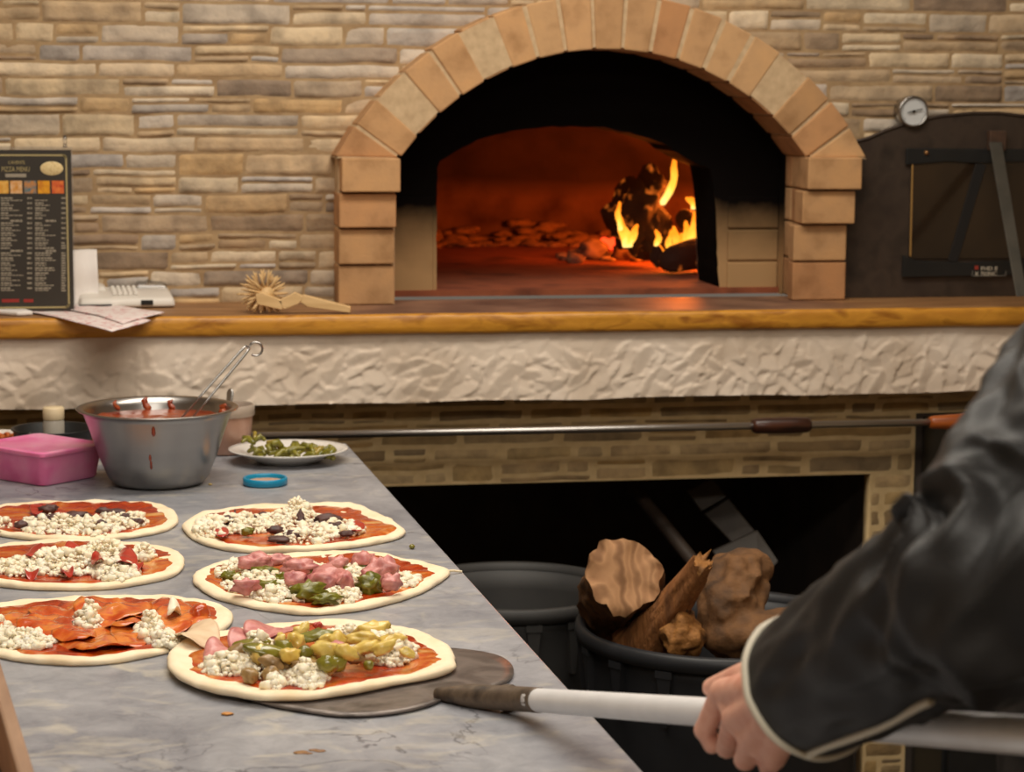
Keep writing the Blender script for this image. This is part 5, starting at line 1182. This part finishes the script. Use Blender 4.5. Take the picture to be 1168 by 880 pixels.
# ------------------------------------------------------------------ the person
leather = pm('black_leather', [S(20, 19, 18), S(30, 28, 27)], 10, 5, .56, .25, 160, bdist=.0012, rvar=.06, spec=.4)
skin = pm('skin', [S(214, 144, 120), S(232, 176, 152), S(222, 156, 132)], 30, 4, .5, .12, 260, sss=.2, ssr=(.008,))
pipe_m = pm('cream_piping', [S(206, 198, 178)], rough=.5)
def sd_(px): # depth of the shaft at pixel column
    P_ = min((sh(k*.005) for k in range(260)), key=lambda p: abs(584+F*(p-CAM).dot(RT)/(p-CAM).dot(FW)-px)); return (P_-CAM).dot(FW)
SL, EL, WL = atd(1345, 345, 1.60), atd(1140, 655, 1.45), atd(915, 778, sd_(915)-.078)
f_ = Vector((-.87, .5, 0)).normalized(); l_ = Vector((-f_.y, f_.x, 0))
SR = SL-l_*.37; TC = (SL+SR)/2
pn = thing('person', (TC.x, TC.y, 0), 'person in a black leather jacket with cream piped cuff, one hand gripping the peel shaft', 'person')
def V(z, fo=0, le=0): return Vector((TC.x, TC.y, z))+f_*fo+l_*le
q = MB()
# torso, neck, head
q.tube([V(.90), V(1.02), V(1.18), V(1.32), V(SL.z+.01)], [.13, .118, .122, .128, .085], 28, flat=(1.15, .75), round_=True, u0=l_)
q.tube([SL, V(SL.z+.01), SR], [.048, .052, .048], 20, round_=True)
hz = SL.z+.235
q.tube([V(SL.z, .0), V(SL.z+.09, .015), V(SL.z+.17, .03)], [.062, .054, .056], 20, round_=True)
q.blob(V(hz+.02, .015), (.076, .092, .105), 1, 3, .02, 1, rot=Matrix.Rotation(math.atan2(f_.y, f_.x)-pi/2, 3, 'Z'))
q.blob(V(hz-.04, .042), (.064, .064, .078), 2, 3, .02)
q.tube([V(hz+.02, .100), V(hz-.012, .122), V(hz-.022, .118)], [.009, .014, .012], 12, round_=True)
for s_ in (-1, 1):
    q.blob(V(hz, -.005, s_*.078), (.02, .012, .03), 3, 2, .1); q.tube([V(hz+.032, .088, s_*.016), V(hz+.034, .082, s_*.05)], .009, 10, round_=True); q.tube([V(hz+.003, .094, s_*.020), V(hz+.003, .084, s_*.046)], .005, 8, round_=True)
q.tube([V(hz-.052, .098, -.022), V(hz-.054, .106), V(hz-.052, .098, .022)], .0085, 10, round_=True); q.blob(V(hz-.092, .078), (.028, .026, .022), 5, 2, .03)
# legs
for s_ in (-1, 1):
    q.tube([V(.92, 0, s_*.085), V(.5, .03, s_*.10), V(.30, .01, s_*.105), V(.09, -.01, s_*.11)], [.095, .062, .056, .04], 20, round_=True)
    q.tube([V(.05, -.04, s_*.11), V(.045, .06, s_*.115), V(.035, .14, s_*.12)], [.038, .042, .032], 14, round_=True)
# arms
def arm(S_, E_, W_): q.tube(spline([S_, E_, W_], 16), [np.interp(k/16, [0, .25, .5, .65, 1], [.056, .05, .042, .042, .027]) for k in range(17)], 18, round_=True)
arm(SL, EL, WL)
ER = SR-l_*.06-f_*.05-Vector((0, 0, .27)); WR = ER+f_*.22+l_*.02-Vector((0, 0, .06)); arm(SR, ER, WR)
def hand(W_, mcp, fingers, thumb, q):
    for i, m_ in enumerate(mcp):
        q.tube([W_, W_.lerp(m_, .5), m_], [.019, .0145, .0118 if i < 3 else .0105], 14, round_=True)
    for i in range(3): q.tube([W_.lerp(mcp[i], .55), W_.lerp(mcp[i+1], .55)], [.0135, .0135], 12, round_=True); q.tube([mcp[i], mcp[i+1]], [.0095, .009], 12, round_=True)
    for i, F_ in enumerate(fingers):
        rs = [.0108, .0094, .0084, .0072] if i < 3 else [.0096, .0082, .0074, .0064]
        q.tube([mcp[i]]+F_, rs, 14, round_=True)
        q.blob(F_[0], (rs[1]*1.1,)*3, 1, 2, .02)
    q.tube([W_.lerp(thumb[0], .4)]+thumb, [.017, .0145, .0115, .009], 14, round_=True)
D = {px: sd_(px) for px in (800, 820, 840, 858, 882)}
mcp = [atd(824, 789, D[820]-.040), atd(838, 820, D[840]-.044), atd(857, 846, D[858]-.040), atd(882, 865, D[882]-.032)]
fingers = [[atd(804, 832, D[800]-.034), atd(812, 850, D[820]-.004), atd(826, 843, D[820]+.020)],
           [atd(829, 852, D[820]-.022), atd(842, 853, D[840]+.010), atd(852, 838, D[840]+.030)],
           [atd(850, 866, D[858]-.016), atd(860, 860, D[858]+.014), atd(870, 843, D[858]+.030)],
           [atd(877, 874, D[882]-.004), atd(886, 866, D[882]+.018), atd(892, 850, D[882]+.030)]]
thumb = [atd(882, 766, D[882]-.03), atd(848, 770, D[840]+.004), atd(812, 784, D[800]+.006)]
hand(WL, mcp, fingers, thumb, q)
# relaxed other hand
hd = (WR-ER).normalized(); hu = Vector((0, 0, 1)); hs = hd.cross(hu).normalized()
m2 = [WR+hd*.088+hs*s_*.021+hu*.004 for s_ in (1.5, .5, -.5, -1.5)]
fg2 = [[m_+hd*L*.45-hu*.008, m_+hd*L*.75-hu*.028, m_+hd*L*.85-hu*.046] for m_, L in zip(m2, (.07, .078, .072, .058))]
hand(WR, m2, fg2, [WR+hd*.03+hs*.035, WR+hd*.065+hs*.05-hu*.008, WR+hd*.095+hs*.05-hu*.018], q)
fuse('body', q, skin, pn, .0024, 5, .22)
eye_m = pm('eye', [S(220, 214, 206)], rough=.2)
for s_ in (-1, 1):
    e = MB(); e.blob(V(hz+.017, .0865, s_*.033), (.0115, .0115, .0115), 1, 3, 0); eo = e.build('eye', eye_m, pn)
    e = MB(); e.blob(V(hz+.0165, .0935, s_*.0340), (.0055, .0055, .0055), 1, 2, 0); e.build('iris', pm('iris', [S(50, 34, 24)], rough=.2), eo)
# hair cap
q = MB(); q.blob(V(hz+.035, 0), (.088, .102, .105), 7, 4, .05, 3, rot=Matrix.Rotation(math.atan2(f_.y, f_.x)-pi/2, 3, 'Z'))
fuse('hair', q, pm('dark_hair', [S(30, 22, 18), S(48, 36, 28)], 80, 4, .6, .5, 200), pn, .006, 2, 1, None, lambda c: (Vector(c)-V(hz+.02)).dot(f_) > .055 and c.z < hz+.075 or c.z < hz-.06)
# jacket: body part melted, plus the finely folded sleeve
q = MB()
q.tube([V(.80), V(.95), V(1.12), V(1.28), V(SL.z)], [.175, .168, .172, .178, .13], 30, flat=(1.15, .82), round_=False, u0=l_)
q.tube([SL-Vector((0, 0, .012)), V(SL.z+.022), SR-Vector((0, 0, .012))], [.075, .088, .075], 22, round_=True); q.tube([V(SL.z), V(SL.z+.075)], [.085, .07], 24)
q.tube(spline([SR, ER, WR], 16), [np.interp(k/16, [0, .5, 1], [.078, .07, .055]) for k in range(17)], 22)
q.tube([SL, SL.lerp(EL, .35)], [.074, .066], 22, round_=True)
def fold(co, no):
    d_ = np.array([.006*noise.noise(Vector((c[0]*9, c[1]*9, c[2]*16)))+.003*noise.noise(Vector(c)*34) for c in co.tolist()]); return co+no*d_[:, None]
fuse('jacket', q, leather, pn, .008, 4, 1, fold)
NP, NR = 150, 110
ce = atd(921, 783, sd_(921)-.088)                       # centre of the cuff opening
path = spline([SL+(SL-EL).normalized()*.02, SL.lerp(EL, .4)+RT*-.004, EL.lerp(SL, .18), EL+RT*.004-UP*.004, EL.lerp(ce, .3), ce], NP)
rad = [np.interp(k/NP, [0, .3, .5, .62, .8, .93, 1], [.076, .072, .068, .066, .060, .055, .0535]) for k in range(NP+1)]
vs = []; u = (path[1]-path[0]).cross(Vector((0, 0, 1))).normalized(); rings = []
for k in range(NP+1):
    t_ = (path[min(k+1, NP)]-path[max(k-1, 0)]).normalized()
    if k > NP*.9: t_ = (path[NP]-path[int(NP*.88)]).normalized()
    u = (u-t_*u.dot(t_)).normalized(); w_ = t_.cross(u); s_ = k/NP; ring = []
    el = math.exp(-((s_-.58)/.16)**2)
    for i in range(NR):
        a = 2*pi*i/NR; d_ = u*math.cos(a)+w_*math.sin(a); p = path[k]+d_*rad[k]
        n1_ = noise.noise(Vector((s_*9+1.2*math.cos(a), math.cos(a)*1.3, math.sin(a)*1.3))); n2_ = noise.noise(Vector((s_*22+2*math.sin(a+.7), math.cos(a)*1.8+5, math.sin(a)*1.8)))
        rd_ = (1-abs(n1_)*2)
        h = (.014*rd_+.008*n2_)*(0.5+.9*el)*min(1, (1-s_)*7+.08)+.004*noise.noise(Vector((s_*30, math.cos(a)*4, math.sin(a)*4)))*min(1, (1-s_)*10)
        ring.append(p+d_*h)
    rings.append(ring)
q = MB(); 
for r_ in rings: q.v.extend(tuple(p) for p in r_)
for k in range(NP):
    for i in range(NR): q.f.append((k*NR+i, (k+1)*NR+i, (k+1)*NR+(i+1) % NR, k*NR+(i+1) % NR))
# inner lining turned back at the cuff
b0 = len(q.v); axc = (path[NP]-path[int(NP*.9)]).normalized()
for sc_, dd in ((.95, 0), (.90, -.008), (.86, -.04), (.80, -.09)):
    for p in rings[NP]: q.v.append(tuple(path[NP]+(p-path[NP])*sc_+axc*dd))
prev = NP*NR
for j in range(4):
    base = b0+j*NR
    for i in range(NR): q.f.append((prev+i, base+i, base+(i+1) % NR, prev+(i+1) % NR))
    prev = base
q.c = [W]*len(q.v); q.m = [0]*len(q.f)
sl = q.build('sleeve', leather, pn)
# cream piping round the cuff and along its lower slit
def pj(p): v = p-CAM; d_ = v.dot(FW); return 584+F*v.dot(RT)/d_, 440-F*v.dot(UP)/d_
ctr = path[NP-1]
pts = [ctr+(p-ctr)*1.02 for p in rings[NP-1]]+[ctr+(rings[NP-1][0]-ctr)*1.02]
q = MB(); q.tube(pts,   .0031, 8, caps=False)
low = []
kk = int(NP*.93); i0 = max(range(NR), key=lambda i: pj(rings[kk][i])[1])
for k in range(NP-1, int(NP*.80), -2): low.append(path[k]+(rings[k][i0]-path[k])*1.02)
q.tube(spline(low[::3]+[low[-1]], 24),   .0031, 8); q.build('cuff_piping', pipe_m, sl)
# trousers and shoes
q = MB(); q.tube([V(1.0), V(.86)], [.15, .155], 26, flat=(1.12, .85), round_=True, u0=l_)
for s_ in (-1, 1): q.tube([V(.92, 0, s_*.085), V(.5, .03, s_*.10), V(.30, .01, s_*.105), V(.09, -.01, s_*.11)], [.108, .08, .075, .068], 20)
fuse('trousers', q, pm('dark_trousers', [S(26, 26, 30), S(36, 36, 40)], 12, 4, .8), pn, .01, 3, 1, fold)
for s_ in (-1, 1):
    q = MB(); q.tube([V(.05, -.06, s_*.11), V(.05, .05, s_*.115), V(.038, .16, s_*.12)], [.05, .052, .04], 16, round_=True, flat=(1, .95)); q.tube([V(.05, -.03, s_*.11), V(.10, -.02, s_*.11)], [.05, .048], 16)
    fuse('shoe', q, M['black'], pn, .006, 3, 1, None, lambda c: c.z < .001)

# ------------------------------------------------------------------ colour management
vs_ = scn.view_settings; vs_.view_transform = 'Standard'; vs_.look = 'None'; vs_.gamma = 1; vs_.use_curve_mapping = False; vs_.exposure = 0.6
scn.cycles.max_bounces = 8; scn.cycles.transmission_bounces = 6; scn.cycles.sample_clamp_indirect = 6
